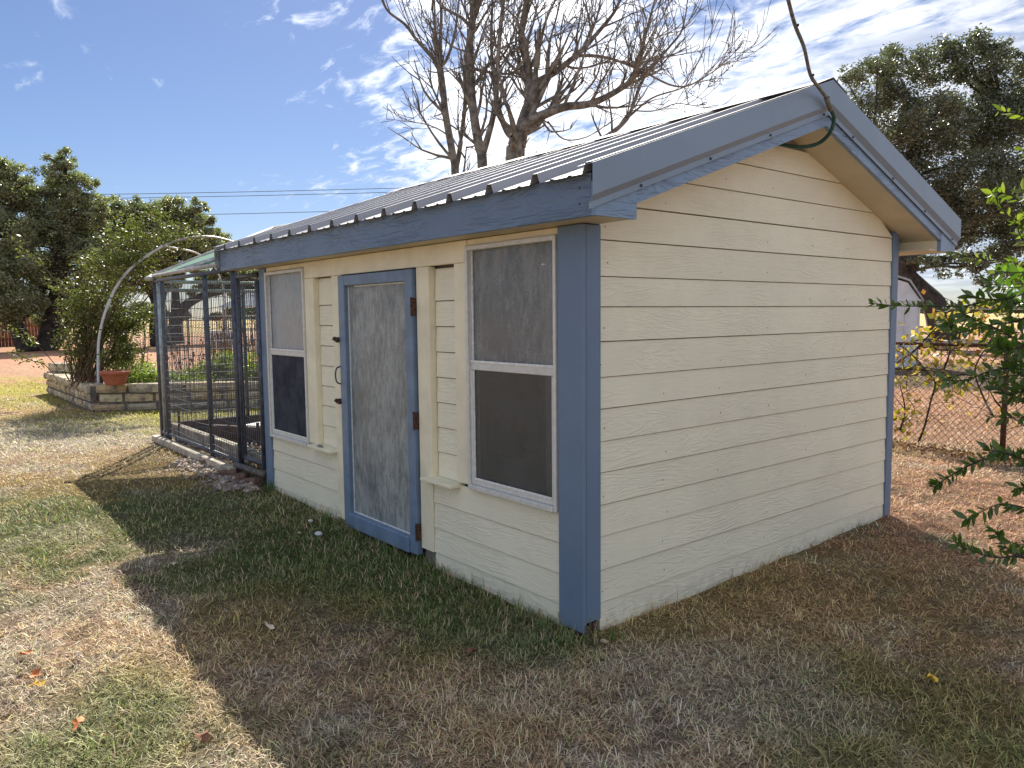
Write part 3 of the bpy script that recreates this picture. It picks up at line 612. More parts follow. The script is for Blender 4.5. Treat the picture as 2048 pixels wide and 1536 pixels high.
# pvc and shade cloth roof
rp = [(KX0, -.05, 2.12), (KX0+.02, .75, 2.47), (KX0+.03, 1.5, 2.79)]
MB().tube(rp, .028, 10).build('pipe_rafter', m_pvc_old, kn, smooth=True); MB().tube([rp[0], (KX0, -.12, 2.085), (KX0+.05, -.06, 2.09)], .03, 10).build('pipe_elbow', m_pvc_old, kn, smooth=True)
MB().tube([rp[2], (KX0+.03, 3.1, 2.1)], .028, 10).build('pipe_rafter', m_pvc_old, kn, smooth=True); MB().tube([(KX0+.03, 1.5, 2.79), (-4.75, 1.6, 2.75)], .028, 10).build('pipe_ridge', m_pvc_old, kn, smooth=True)
MB().tube([(-6.45, -.03, 2.13), (-6.40, .35, 2.27), (-6.38, .7, 2.42)], .03, 10).build('pipe_rafter', m_galv, kn, smooth=True)
def clothmat():
    m, t, b, o = newmat('green_shade_cloth'); b.inputs['Base Color'].default_value = (0.16, 0.36, 0.28, 1); b.inputs['Roughness'].default_value = 0.8
    tl = N(t, 'ShaderNodeBsdfTranslucent'); tl.inputs[0].default_value = (0.34, 0.60, 0.50, 1); mx = N(t, 'ShaderNodeMixShader', i_0=.5); L(t, b.outputs[0], mx.inputs[1]); L(t, tl.outputs[0], mx.inputs[2]); L(t, mx.outputs[0], o.inputs[0]); return m
nx_, ny_ = 18, 12; V = []
for i in range(nx_+1):
    for j in range(ny_+1):
        u = i/nx_; v = j/ny_; x = KX0+.06+u*(-4.72-KX0-.06); y = -.03+v*1.53; z = 2.125+v*.65-.075*math.sin(math.pi*u)*math.sin(math.pi*v)-.03*math.sin(math.pi*u*2)**2*(1-v)+.012*math.sin(9*u+5*v)
        V.append((x, y, z))
V = np.array(V); I = (np.arange(nx_)[:, None]*(ny_+1)+np.arange(ny_)[None]).ravel()
o = npmesh('shade_cloth', V, np.stack([I, I+ny_+1, I+ny_+2, I+1], 1), clothmat(), kn)
V2 = V.copy(); V2[:, 1] = 3.0-V2[:, 1]+.02; o = npmesh('shade_cloth', V2, np.stack([I, I+1, I+ny_+2, I+ny_+1], 1), o.data.materials[0], kn)
# gravel in kennel
def rocks(name, pts, sizes, mat, parent=None):
    base = np.array([(1, 0, 0), (-1, 0, 0), (0, 1, 0), (0, -1, 0), (0, 0, 1), (0, 0, -1)], float); Ft = np.array([(0, 2, 4), (2, 1, 4), (1, 3, 4), (3, 0, 4), (2, 0, 5), (1, 2, 5), (3, 1, 5), (0, 3, 5)])
    n = len(pts); sc_ = RNG.uniform(.6, 1.3, (n, 6, 3))*sizes[:, None, None]; V = base[None]*sc_*np.array([1, 1, .65])+RNG.normal(0, .12, (n, 6, 3))*sizes[:, None, None]
    a = RNG.uniform(0, 6.28, n); c, s = np.cos(a), np.sin(a); X = V[:, :, 0]*c[:, None]-V[:, :, 1]*s[:, None]; Yv = V[:, :, 0]*s[:, None]+V[:, :, 1]*c[:, None]
    V = np.stack([X, Yv, V[:, :, 2]], 2)+pts[:, None, :]; F = (Ft[None]+np.arange(n)[:, None, None]*6).reshape(-1, 3); return npmesh(name, V.reshape(-1, 3), F, mat, parent)
m_gravel = leafmat('river_gravel', [(0.5, 0.45, 0.38), (0.22, 0.18, 0.16), (0.36, 0.27, 0.22), (0.12, 0.10, 0.10)], rough=.8, transl=0, spec=.3)
n = 5200; p = np.stack([RNG.uniform(KX0+.1, KX1, n), RNG.uniform(.05, 3.1, n), RNG.uniform(.10, .135, n)], 1)
tag(rocks('gravel', p, RNG.uniform(.014, .035, n), m_gravel), 'loose pale gravel covering the kennel floor', 'gravel', kind='stuff')
n = 420; t_ = RNG.uniform(0, 1, n); p = np.stack([-5.9+1.95*t_, -.12-np.abs(RNG.normal(0, .14, n)), np.full(n, .075)], 1)
tag(rocks('rubble', p, RNG.uniform(.012, .045, n), m_gravel), 'broken stone rubble at the foot of the kennel sill', 'rubble', kind='stuff')
for (px, py, az, s, lab) in ((417, 926, .3, 1, 'old red brick under the kennel timber, the farthest from the shed'), (458, 947, .9, .9, 'half buried red brick between two others below the kennel sill'), (484, 955, -.5, 1, 'red brick standing in the rubble below the gate'), (506, 964, .2, .8, 'red brick lying closest to the blue end post')):
    q = atp(px, py, 'z', .09); m = MB().bbox(-.1*s, .1*s, -.05*s, .05*s, -.045, .04, b=.006)
    o = tag(m.build('brick', m_brick), lab, 'brick', group='bricks below the kennel'); o.location = q; o.rotation_euler = (random.uniform(-.2, .2), random.uniform(-.2, .2), az)

# ------------------------------------------------------------------ stone planter
def stone(x, y, z, l, h, d, az, parent):
    V = []; F = []; nx2, nz2 = 3, 2
    # rounded block: grid front/back joined
    for side in (0, 1):
        for i in range(nx2+1):
            for j in range(nz2+1):
                u = i/nx2*2-1; w = j/nz2*2-1; e = 1-.06*(u**4)-.05*(w**4)
                X_ = u*l/2*(1-.05*w*w*random.random()); Z_ = w*h/2*(1-.09*u*u*random.random()); Y_ = (-d/2 if side == 0 else d/2)*e
                if side == 0: Y_ += random.uniform(-.012, .006)+(.018 if abs(u) > .9 or abs(w) > .9 else 0)
                V.append((X_+random.uniform(-.005, .005), Y_, Z_+random.uniform(-.004, .004)))
    k = (nx2+1)*(nz2+1); idx = lambda s, i, j: s*k+i*(nz2+1)+j
    for i in range(nx2):
        for j in range(nz2): F += [(idx(0, i, j), idx(0, i+1, j), idx(0, i+1, j+1), idx(0, i, j+1)), (idx(1, i, j), idx(1, i, j+1), idx(1, i+1, j+1), idx(1, i+1, j))]
        F += [(idx(0, i, 0), idx(1, i, 0), idx(1, i+1, 0), idx(0, i+1, 0)), (idx(0, i, nz2), idx(0, i+1, nz2), idx(1, i+1, nz2), idx(1, i, nz2))]
    for j in range(nz2): F += [(idx(0, 0, j), idx(0, 0, j+1), idx(1, 0, j+1), idx(1, 0, j)), (idx(0, nx2, j), idx(1, nx2, j), idx(1, nx2, j+1), idx(0, nx2, j+1))]
    c, s = math.cos(az), math.sin(az)
    return MB().add([(x+a*c-b*s, y+a*s+b*c, z+e) for a, b, e in V], F).build('stone', m_stone, parent)
pl = thing('stone_planter', 'low raised planting bed walled with mortared limestone blocks', 'planter', (-12.5, 1.2, 0.05))
PLN = [(-15.85, .04), (-11.62, .05), (-8.9, 4.6)]
def wallrun(p, q, courses, ls, z0, d=.24, cap=True):
    p = np.array(p, float); q = np.array(q, float); Ln = np.linalg.norm(q-p); e = (q-p)/Ln; az = math.atan2(e[1], e[0]); nrm = np.array([e[1], -e[0]]); z = z0
    m = MB(); H = sum(courses); c_ = (p+q)/2-nrm*.02; hw = d/2-.035
    A = [p-nrm*(hw)-e*.0, q-nrm*hw, q+nrm*hw, p+nrm*hw]; m.prism([(a[0], a[1], z0-.04) for a in A], [(a[0], a[1], z0+H-.03) for a in A]); m.build('mortar', m_mortar, pl)
    for ci, h in enumerate(courses):
        s = -random.uniform(0, .1)
        while s < Ln:
            l = random.uniform(*ls); 
            if s+l > Ln: l = max(.12, Ln-s)
            top = ci == len(courses)-1; c0 = p+e*(s+l/2)+nrm*random.uniform(-.008, .012)
            stone(c0[0], c0[1], z+h/2, l-.045, h-(.0 if top else .034)+random.uniform(-.012, .012 if top else .004), d+(.07 if top else 0), az, pl); s += l
        z += h
wallrun(PLN[0], PLN[1], [.15, .16, .13], (.20, .42), .07); wallrun((-11.55, .10), PLN[2], [.14, .17, .14], (.30, .60), .07)
b0 = atp(112, 742, 'z', .52); b1 = atp(300, 745, 'z', .50); b2 = atp(470, 752, 'z', .5)
wallrun((-15.85, .1), b0[:2], [.15, .16, .15], (.25, .45), .07); wallrun(b0[:2], (b0[0]+.7, b0[1]+.15), [.15, .16, .15, .17], (.3, .45), .07)
wallrun((b0[0]+.7, b0[1]+.15), b1[:2], [.15, .16, .12], (.3, .5), .07); wallrun(b1[:2], b2[:2], [.15, .16, .17], (.3, .5), .07)
so = MB(); Pg = [PLN[0], PLN[1], PLN[2], tuple(b2[:2]), tuple(b1[:2]), tuple(b0[:2])]
so.prism([(x, y, .06) for x, y in Pg], [(x, y, .44) for x, y in Pg]); so.build('soil', m_soil, pl)
pc = atp(231, 769, 'z', .53)
tp = thing('terracotta_pot', 'wide red terracotta bowl standing on the planter corner', 'flower pot', tuple(pc))
MB().lathe([(.0, .0), (.145, .0), (.16, .03), (.20, .15), (.205, .165), (.218, .170), (.225, .215), (.215, .222), (.203, .215), (.19, .15), (.0, .13)], pc, 28).build('bowl', m_terra, tp, smooth=False)
MB().lathe([(.207, .158), (.228, .170), (.233, .212), (.222, .226), (.205, .220)], pc, 28).build('rim', m_terra, tp, smooth=True)

# ------------------------------------------------------------------ foliage helpers
def leaves(centres, size, aspect=2.0, bias=None, droop=0.0, fold=True):
    """one small folded leaf per centre"""
    n = len(centres); size = np.broadcast_to(np.asarray(size, float), (n,)) * RNG.uniform(.65, 1.25, n)
    d = RNG.normal(0, 1, (n, 3)); d[:, 2] = d[:, 2]*.6-droop
    if bias is not None: d = d*.7+bias
    d /= np.linalg.norm(d, axis=1)[:, None]+1e-9
    r = RNG.normal(0, 1, (n, 3)); w = np.cross(d, r); w /= np.linalg.norm(w, axis=1)[:, None]+1e-9; nn = np.cross(d, w)
    L_ = size[:, None]; Wd = (size/aspect/2)[:, None]
    p0 = centres-d*L_*.5; p2 = centres+d*L_*.5; m = centres+nn*L_*.06
    V = np.stack([p0, m-w*Wd, p2, m+w*Wd], 1).reshape(-1, 3)
    I = np.arange(n)*4; return V, np.stack([I, I+1, I+2, I+3], 1)
def cloud(c, r, n, shell=.45):
    d = RNG.normal(0, 1, (n, 3)); d /= np.linalg.norm(d, axis=1)[:, None]; q = RNG.uniform(shell, 1, n)**.6
    return np.array(c)+d*q[:, None]*np.array(r)
def crown(lobes, nleaf, size, mat, parent, sub=16, subr=.30, shell=.35, aspect=2.0, name='crown'):
    """lobes: (centre, radius); leaves gather in sub-clumps so gaps stay open"""
    cs = []; sc_ = []; tot = sum(r**2 for c, r in lobes)
    for c, r in lobes:
        k = max(5, int(sub*(r/1.2)**1.4)); s = cloud(c, (r, r, r*.8), k, shell); cs.append(s); sc_.append(np.full(k, r))
    cs = np.concatenate(cs); sr = np.concatenate(sc_)
    w = sr**1.1; w /= w.sum(); pick = RNG.choice(len(cs), nleaf, p=w)
    rr = np.clip(sr[pick]*subr, .22, .9)*(.7+.6*RNG.random(len(pick)))
    off = RNG.normal(0, 1, (nleaf, 3)); off /= np.linalg.norm(off, axis=1)[:, None]; off *= (RNG.random(nleaf)**.45*rr)[:, None]; off[:, 2] *= .75
    V, F = leaves(cs[pick]+off, size, aspect); o = npmesh(name, V, F, mat, parent); return cs
def limb(m, pts, r0, r1, k=7, n=5):
    P_ = cat(pts, n); R_ = [r0+(r1-r0)*(i/(len(P_)-1))**.8 for i in range(len(P_))]; m.tube(P_, R_, k); return P_
def branch_to(m, P_, targets, r):
    P_ = np.array(P_)
    for t in targets:
        cand = P_[len(P_)//3:]; d = np.linalg.norm(cand-t, axis=1)+np.maximum(0, cand[:, 2]-t[2])*1.5; s = cand[int(d.argmin())]
        if np.linalg.norm(t-s) > 3.0: continue
        mid = (s+t)/2+RNG.normal(0, .16, 3)*np.linalg.norm(t-s)*.5; m.tube(cat([s, mid, t], 3), [r*(1-.85*i/6) for i in range(7)], 4, cap=False)

# ------------------------------------------------------------------ oaks
def oak(label, base, trunks, lobes_px, D, nleaf, size, mat=m_oak, djit=1.8, group='live oaks round the yard', cat_='tree', sub=16, subr=.30, jit=.0):
    """trunks: list of (polyline of (px, py, dD), r0, r1); lobes_px: (px, py, radius px, dD)"""
    o = thing('oak_tree', label, cat_, tuple(base), group)
    lobes = [(dep(px, py, D+dd), rp/F_PX*D) for px, py, rp, dd in lobes_px]
    tm = MB(); P_all = []
    for pts, r0, r1 in trunks: P_all += [q for q in limb(tm, [dep(px, py, D+dd) for px, py, dd in pts], r0, r1)]
    cs = crown(lobes, nleaf, size, mat, o, sub=sub, subr=subr)
    lm = MB(); sel = cs[RNG.permutation(len(cs))[:min(110, len(cs))]]; branch_to(lm, P_all, sel, .075)
    tm.build('trunk', m_bark, o, smooth=True); b = lm.build('branches', m_bark, o); b['kind'] = 'stuff'; return o
D = 30
oak('large leaning live oak behind the right roof slope', dep(1884, 692, D),
    [([(1892, 700, 0), (1882, 650, 0), (1868, 610, 0), (1838, 578, 0), (1812, 545, 0), (1800, 480, 0), (1815, 380, 0), (1830, 260, 0)], .62, .16), ([(1812, 545, 0), (1860, 470, .5), (1930, 400, 1), (1985, 330, 1.5), (2000, 200, 1)], .34, .1), ([(1815, 400, 0), (1780, 330, -.5), (1745, 280, -1)], .2, .06), ([(1930, 400, 1), (2040, 380, 1), (2120, 300, 1)], .22, .06)],
    [(1745, 170, 62, 0), (1720, 235, 50, -1), (1800, 135, 60, .5), (1880, 130, 60, 1), (1950, 120, 62, 0), (2010, 165, 60, 1), (1990, 95, 30, 0), (1905, 92, 26, 0), (1790, 240, 70, 1), (1860, 240, 80, -1), (1950, 240, 85, 1), (2040, 260, 90, 0), (1800, 330, 55, 1), (1870, 350, 80, 0), (1960, 370, 90, -1), (2050, 390, 90, 1), (1900, 450, 60, 0), (1970, 470, 70, 1), (2050, 490, 70, 0), (1850, 520, 34, -1), (1905, 535, 34, 0), (1985, 545, 42, 0), (2060, 560, 45, 0), (2120, 200, 90, 1), (2140, 350, 90, 0), (1700, 150, 26, 0), (1960, 80, 24, 0), (2035, 110, 30, 0)],
    D, 145000, .125, m_oak2, sub=34, subr=.34)
D = 38
oak('tall live oak at the left edge of the yard', dep(45, 702, D),
    [([(55, 705, 0), (40, 670, 0), (20, 620, 0), (15, 540, 0), (20, 440, 0), (30, 380, 0)], .5, .14)],
    [(10, 380, 50, 0), (-40, 360, 60, 0), (30, 340, 36, 0), (60, 430, 50, 1), (10, 470, 60, -1), (-40, 480, 60, 0), (40, 540, 55, -1), (0, 600, 55, -2), (50, 600, 40, -1), (-50, 580, 60, -1), (-20, 330, 34, 0), (20, 640, 26, -1), (-100, 420, 70, 0)],
    D, 72000, .14, m_oak, sub=30, subr=.36)
oak('forked live oak with a tall pointed crown beside the wooden fence', dep(100, 700, 39),
    [([(92, 705, 0), (100, 660, 0), (112, 600, 0), (120, 520, 0), (128, 430, 0), (130, 350, 0)], .6, .12), ([(98, 700, 0), (128, 660, 0), (165, 600, 0), (180, 520, 0)], .4, .1)],
    [(125, 350, 36, 0), (160, 372, 32, 0), (186, 402, 30, 0), (75, 405, 40, 0), (60, 560, 46, 0), (150, 600, 34, 0), (85, 622, 34, 0), (160, 490, 40, 0), (205, 500, 34, 0), (130, 320, 20, 0), (100, 390, 40, 1), (150, 400, 36, 0), (120, 450, 50, 0), (170, 460, 44, 0), (90, 500, 45, 0), (140, 530, 50, 1), (190, 530, 40, -1), (110, 580, 40, 0), (185, 590, 34, 0), (60, 470, 30, 0), (190, 430, 28, 0), (132, 302, 9, 0), (95, 318, 10, 0)],
    39, 74000, .14, m_oak, sub=30, subr=.36)
oak('spreading live oak in the middle of the left tree row', dep(240, 695, 42),
    [([(242, 695, 0), (238, 650, 0), (234, 600, 0), (240, 540, 0), (250, 470, 0)], .42, .12)],
    [(235, 440, 44, 0), (270, 430, 40, 0), (210, 470, 40, 0), (300, 440, 44, 1), (250, 500, 50, 0), (215, 540, 40, 0), (290, 510, 46, 1), (200, 420, 26, 0), (222, 400, 14, 0), (180, 500, 38, 1), (270, 560, 30, 0), (175, 560, 34, 0), (320, 480, 40, 0), (240, 570, 30, 0), (275, 405, 16, 0)],
    42, 54000, .145, m_oak, sub=30, subr=.36)
oak('live oak with a thick single trunk just left of the kennel', dep(316, 690, 43),
    [([(322, 692, 0), (316, 650, 0), (317, 610, 0), (305, 585, 0), (288, 570, 0), (270, 555, 0)], .62, .14), ([(318, 612, 0), (330, 560, 0), (345, 500, 0), (350, 450, 0)], .34, .1)],
    [(350, 430, 42, 0), (380, 450, 44, 1), (340, 480, 44, 0), (400, 480, 40, 0), (320, 520, 38, 0), (370, 520, 40, 0), (300, 550, 30, 0), (415, 450, 26, 0), (330, 405, 16, 0), (392, 415, 22, 0), (345, 560, 26, 0), (280, 545, 24, 0)],
    43, 44000, .15, m_oak, sub=30, subr=.36)
oak('twin trunked live oak seen through the kennel wire', dep(350, 690, 47),
    [([(352, 692, 0), (350, 650, 0), (352, 620, 0), (350, 570, 0), (352, 500, 0)], .55, .14), ([(352, 640, 0), (372, 610, 0), (405, 592, 0), (450, 580, 0), (500, 555, 0)], .40, .12)],
    [(430, 490, 34, 0), (455, 500, 28, 0), (420, 530, 36, 0), (465, 545, 36, 0), (440, 565, 34, 1), (500, 560, 34, 0), (520, 590, 26, 0), (480, 590, 22, 1), (405, 560, 26, 0), (540, 560, 30, 0), (395, 585, 18, 0), (580, 560, 34, 0), (455, 475, 12, 0), (600, 520, 50, 1)],
    47, 36000, .16, m_oak, sub=30, subr=.36)

# ------------------------------------------------------------------ bare chinaberry trees behind the roof
def bare_tree(label, base, limbs, D, twig_n, parent_r=.05):
    o = thing('bare_tree', label, 'tree', tuple(base), 'bare trees behind the shed'); tm = MB(); bm_ = MB(); ber = MB(); tips = []
    def grow(p, d, ln, r, lev):
        n = max(3, int(ln/.16)); pts = [p]; dirs = [d]
        for i in range(n):
            d = d+RNG.normal(0, .10, 3)+np.array([0, 0, .075]); d /= np.linalg.norm(d); p = p+d*ln/n; pts.append(p); dirs.append(d)
        bm_.tube(pts, [max(.0055, r*(1-.72*i/n)) for i in range(n+1)], 5 if r > .015 else 3, cap=False)
        if lev > 0:
            k = int(RNG.integers(3, 6)) if lev > 1 else int(RNG.integers(2, 5))
            for _ in range(k):
                i = int(RNG.integers(max(1, n//4), n+1)); dd = dirs[i]+RNG.normal(0, .5, 3)+np.array([0, 0, .22]); dd /= np.linalg.norm(dd)
                grow(pts[i], dd, ln*RNG.uniform(.4, .68), max(.005, r*.5), lev-1)
        else: tips.append(pts[-1])
    for pts_px, r0, r1, dd0, dd1 in limbs:
        n = len(pts_px); W_ = [dep(740+X_/2.844, Y_/2.844, D+dd0+(dd1-dd0)*i/(n-1)) for i, (X_, Y_) in enumerate(pts_px)]
        P_ = limb(tm, W_, r0*(.95 if r0 > .03 else .8), r1*.85, 8)
        for i in range(len(P_)//4, len(P_)):
            if RNG.random() < twig_n*(.35+.65*i/len(P_))*(1 if r0 > .026 else .5):
                t = P_[min(i+1, len(P_)-1)]-P_[i-1]; t /= np.linalg.norm(t)+1e-9; d = t*.75+RNG.normal(0, .48, 3)+np.array([0, 0, .25]); d /= np.linalg.norm(d)
                rr = r0+(r1-r0)*(i/len(P_)); grow(np.array(P_[i]), d, RNG.uniform(.5, 1.1)*(1 if r0 > .026 else .5), max(.006, rr*.42), 2 if RNG.random() < .6 and r0 > .02 else 1)
        grow(np.array(P_[-1]), (P_[-1]-P_[-3])/np.linalg.norm(P_[-1]-P_[-3]), 1.0 if r0 > .026 else .5, r1*.85, 2 if r0 > .026 else 1)
    for t in tips:
        if RNG.random() < .09:
            for _ in range(6): ber.ball(t+RNG.normal(0, .055, 3)+np.array([0, 0, -.06]), .011, 4, 3)
    tm.build('trunk', m_bark2, o, smooth=True); b = bm_.build('branches', m_bark2, o); 
    if ber.v: b = ber.build('berries', m_berry, o); b['kind'] = 'stuff'
    return o
gr = lambda px, D: dep(px, 768, D)*np.array([1, 1, 0])+np.array([0, 0, .05])
bare_tree('slender bare tree, leftmost of the three behind the roof', gr(905, 12.5), [
    ([(500, 2200), (492, 1600), (485, 1000), (470, 880), (430, 650), (415, 500), (400, 380)], .085, .055, 0, 0), ([(400, 380), (340, 310), (260, 220), (200, 140), (100, 60), (60, -40), (40, -200)], .04, .014, 0, -.5),
    ([(400, 380), (400, 200), (405, 60), (380, -150)], .042, .02, 0, .4), ([(400, 380), (440, 330), (480, 200), (500, 60), (520, -150)], .035, .016, 0, .8), ([(488, 960), (510, 850), (540, 600), (545, 370), (560, 200), (600, -50)], .05, .02, 0, -.6),
    ([(430, 760), (380, 730), (310, 705), (240, 695)], .018, .008, 0, .3), ([(425, 640), (370, 660), (375, 640)], .014, .008, 0, .2)], 12.5, .72)
bare_tree('straight bare tree in the middle of the three behind the roof', gr(965, 12), [
    ([(660, 2300), (650, 1600), (640, 950), (620, 830), (590, 650), (575, 480), (570, 250), (580, 150), (600, 0), (610, -200)], .10, .05, 0, 0), ([(635, 900), (670, 780), (705, 640), (720, 500), (735, 230), (760, 0), (780, -200)], .06, .025, 0, -.8),
    ([(578, 160), (520, 100), (430, 50), (380, 0), (330, -120)], .035, .015, 0, .6), ([(600, 480), (650, 400), (680, 360), (740, 330), (800, 240), (850, 60)], .035, .014, 0, -.6), ([(580, 300), (480, 270), (400, 200), (320, 120), (280, 0)], .022, .01, 0, .5)], 12.0, .75)
bare_tree('broad bare tree with arching limbs and dry berries behind the roof', gr(1030, 11.6), [
    ([(820, 2300), (822, 1600), (825, 920), (835, 830), (850, 760)], .19, .15, 0, 0), ([(850, 780), (790, 760), (740, 650), (720, 550), (700, 400), (690, 200), (700, -50)], .07, .02, 0, .7),
    ([(850, 770), (870, 700), (905, 560), (900, 380), (860, 230), (890, 0), (900, -200)], .10, .04, 0, 0), ([(850, 770), (890, 710), (950, 670), (1100, 610), (1250, 590), (1400, 520), (1500, 440), (1540, 300), (1580, 150)], .11, .02, 0, -.8),
    ([(905, 560), (960, 470), (1080, 390), (1200, 290), (1300, 180), (1400, 50), (1450, -100)], .075, .022, 0, .6), ([(1150, 315), (1300, 320), (1420, 350), (1560, 410), (1700, 480), (1800, 490), (1900, 440), (2000, 375)], .032, .009, .5, 1.2),
    ([(1000, 440), (1020, 250), (1060, 100), (1100, -80)], .03, .014, .2, .9), ([(900, 400), (960, 280), (1000, 120), (1080, -50)], .035, .014, 0, -.7), ([(1100, 610), (1180, 420), (1240, 250), (1300, 60), (1320, -80)], .03, .012, -.4, -.9), ([(1150, 600), (1280, 450), (1330, 300), (1420, 120)], .024, .01, -.4, .2),
    ([(850, 1300), (1080, 900), (1320, 790), (1430, 710), (1480, 640), (1560, 440), (1700, 270), (1770, 180), (1800, 60)], .055, .012, 0, .4), ([(1465, 670), (1600, 560), (1750, 510), (1850, 470)], .024, .009, .2, .6), ([(1500, 630), (1620, 630), (1740, 590), (1840, 600)], .014, .007, .2, .5), ([(1010, 690), (1100, 790), (1230, 780), (1360, 700)], .018, .008, -.2, .4)], 11.6, .85)

# ------------------------------------------------------------------ hoop arch with vine
D = 13.0
ha = thing('garden_arch', 'pale pvc hoop arch rising from the planter corner', 'arch', tuple(dep(197, 770, D)))
hp = [dep(px, py, D+dd) for px, py, dd in ((197, 772, 0), (196, 720, 0), (199, 670, .0), (212, 620, .0), (238, 565, .1), (275, 525, .2), (325, 492, .3))]
MB().tube(cat(hp, 5), .022, 8).build('hoop', m_pvc, ha, smooth=True)
hp2 = [hp[-1]]+[dep(px, py, D+dd) for px, py, dd in ((365, 478, .6), (410, 473, .9), (450, 479, 1.2), (500, 500, 1.6), (545, 560, 2.0), (560, 700, 2.2), (562, 790, 2.2))]
MB().tube(cat(hp2, 5), .018, 8).build('hoop', m_galv, ha, smooth=True)
hp3 = [hp[-1]]+[dep(px, py, D+dd) for px, py, dd in ((355, 497, 1.1), (395, 507, 1.9), (430, 535, 2.4), (450, 600, 2.7), (455, 760, 2.7))]
MB().tube(cat(hp3, 5), .017, 8).build('hoop', m_pvc, ha, smooth=True)
tp_ = MB()
for t in (6, 11, 17, 25, 30):
    q = cat(hp, 5); tp_.tube([q[t], q[t]*.8+q[min(t+1, len(q)-1)]*.2], .0245, 8)
tp_.build('tie_wraps', m_steel, ha)
vn = thing('climbing_vine', 'tall olive green climbing vine spilling over the hoop arch', 'vine', tuple(dep(170, 765, 13.4)))
sm = MB(); stems = []
VL = [(300, 470, 42, .3), (345, 470, 34, .6), (260, 500, 44, .4), (225, 540, 44, .3), (290, 530, 40, .5), (200, 590, 44, .5), (160, 620, 42, .6), (240, 590, 34, .4), (185, 650, 44, .5), (150, 680, 34, .5), (215, 640, 34, .6), (170, 720, 34, .5), (210, 700, 26, .5), (385, 470, 24, .8), (250, 450, 26, .4), (215, 480, 22, .5), (320, 430, 20, .5), (130, 570, 22, .8), (175, 530, 24, .8)]
for i in range(95):
    bx, by = dep(random.uniform(140, 205), 760, 13.2+random.uniform(0, .9))[:2]; l = random.choice(VL); e = dep(l[0]+random.uniform(-l[2], l[2])*.8, l[1]+random.uniform(-l[2], l[2])*.7, 13+l[3]+random.uniform(-.3, .5))
    s = np.array([bx, by, .44]); mid = s*.55+e*.45+np.array([random.uniform(-.2, .2), random.uniform(-.2, .2), .45]); q = cat([s, (s+mid)/2+RNG.normal(0, .06, 3), mid, e], 4); stems.append(q)
    sm.tube(q, [.012-.009*k_/len(q) for k_ in range(len(q))], 4, cap=False)
sm.build('stems', m_twig, vn)
cs = crown([(dep(a, b, 13+d), r/F_PX*13) for a, b, r, d in VL], 10500, .062, m_vine, vn, sub=60, subr=.42, aspect=2.6, name='leaves')
pp = np.concatenate([np.array(q)[4:] for q in stems]); pp = pp[RNG.integers(0, len(pp), 5500)]+RNG.normal(0, .06, (5500, 3)); V, F = leaves(pp[:4200], .06, 2.6); npmesh('leaves', V, F, m_vine, vn)
for pts in ([(120, 740, .8), (75, 690, .6), (48, 672, .5), (15, 660, .4)], [(115, 760, .8), (90, 730, .6), (60, 720, .6), (25, 705, .5)], [(165, 640, .5), (110, 560, .5), (75, 520, .5), (45, 505, .6), (30, 470, .6)]):
    q = cat([dep(a, b, 13+d) for a, b, d in pts], 8); MB().tube(q, .007, 4).build('runner', m_twig, vn)
    qq = np.array(q)[len(q)//3:]; qq = qq[RNG.integers(0, len(qq), 90)]+RNG.normal(0, .05, (90, 3)); V, F = leaves(qq, .075, 2.4); npmesh('runner_leaves', V, F, m_vine, vn)
def bush(name, label, cat_, lobes, D, nleaf, size, mat, stems_mat, nst=14, base_z=.44, aspect=2.4, group=None, sub=40):
    lb = [(dep(a, b, D+d), r/F_PX*D) for a, b, r, d in lobes]; c0 = np.mean([l[0] for l in lb], 0); base = np.array([c0[0], c0[1], base_z])
    o = thing(name, label, cat_, tuple(base), group); m = MB()
    for i in range(nst):
        l = lb[i % len(lb)]; e = l[0]+RNG.normal(0, .45, 3)*l[1]; s = base*.5+np.array([e[0], e[1], base_z])*.5+np.array([*RNG.normal(0, .05, 2), 0]); m.tube(cat([s, (s+e)/2+RNG.normal(0, .04, 3), e], 3), [.009-.0012*k_ for k_ in range(7)], 4, cap=False)
    m.build('stems', stems_mat, o); crown(lb, nleaf, size, mat, o, sub=sub, subr=.45, aspect=aspect, name='leaves'); return o
bush('rose_bush', 'leafy upright green bush right of the hoop arch', 'bush', [(232, 660, 26, 0), (255, 640, 22, 0), (275, 660, 18, .2), (245, 690, 26, 0), (262, 710, 20, .1), (230, 720, 22, 0), (290, 630, 10, .1), (300, 622, 8, .1)], 13.6, 3600, .065, m_vine, m_darktwig, 16)
bush('herb_clump', 'low yellow green herbs growing behind the terracotta pot', 'plant', [(235, 745, 18, 0), (262, 748, 20, .1), (290, 750, 20, 0), (312, 752, 20, .1), (250, 728, 14, .5), (285, 735, 14, .5)], 13.2, 4200, .05, m_herb, m_twig, 24)
bush('herb_clump', 'taller yellow green herbs seen through the middle of the kennel wire', 'plant', [(350, 765, 18, 0), (385, 760, 22, .4), (420, 745, 26, .4), (445, 735, 30, .6), (470, 740, 30, .6), (410, 770, 18, 0)], 13.4, 6500, .055, m_herb, m_twig, 26)
bush('herb_clump', 'yellow green herbs filling the planter beside the kennel gate', 'plant', [(495, 735, 30, .3), (520, 745, 30, .3), (545, 730, 30, .3), (505, 770, 20, 0)], 13.4, 3600, .055, m_herb, m_twig, 16)
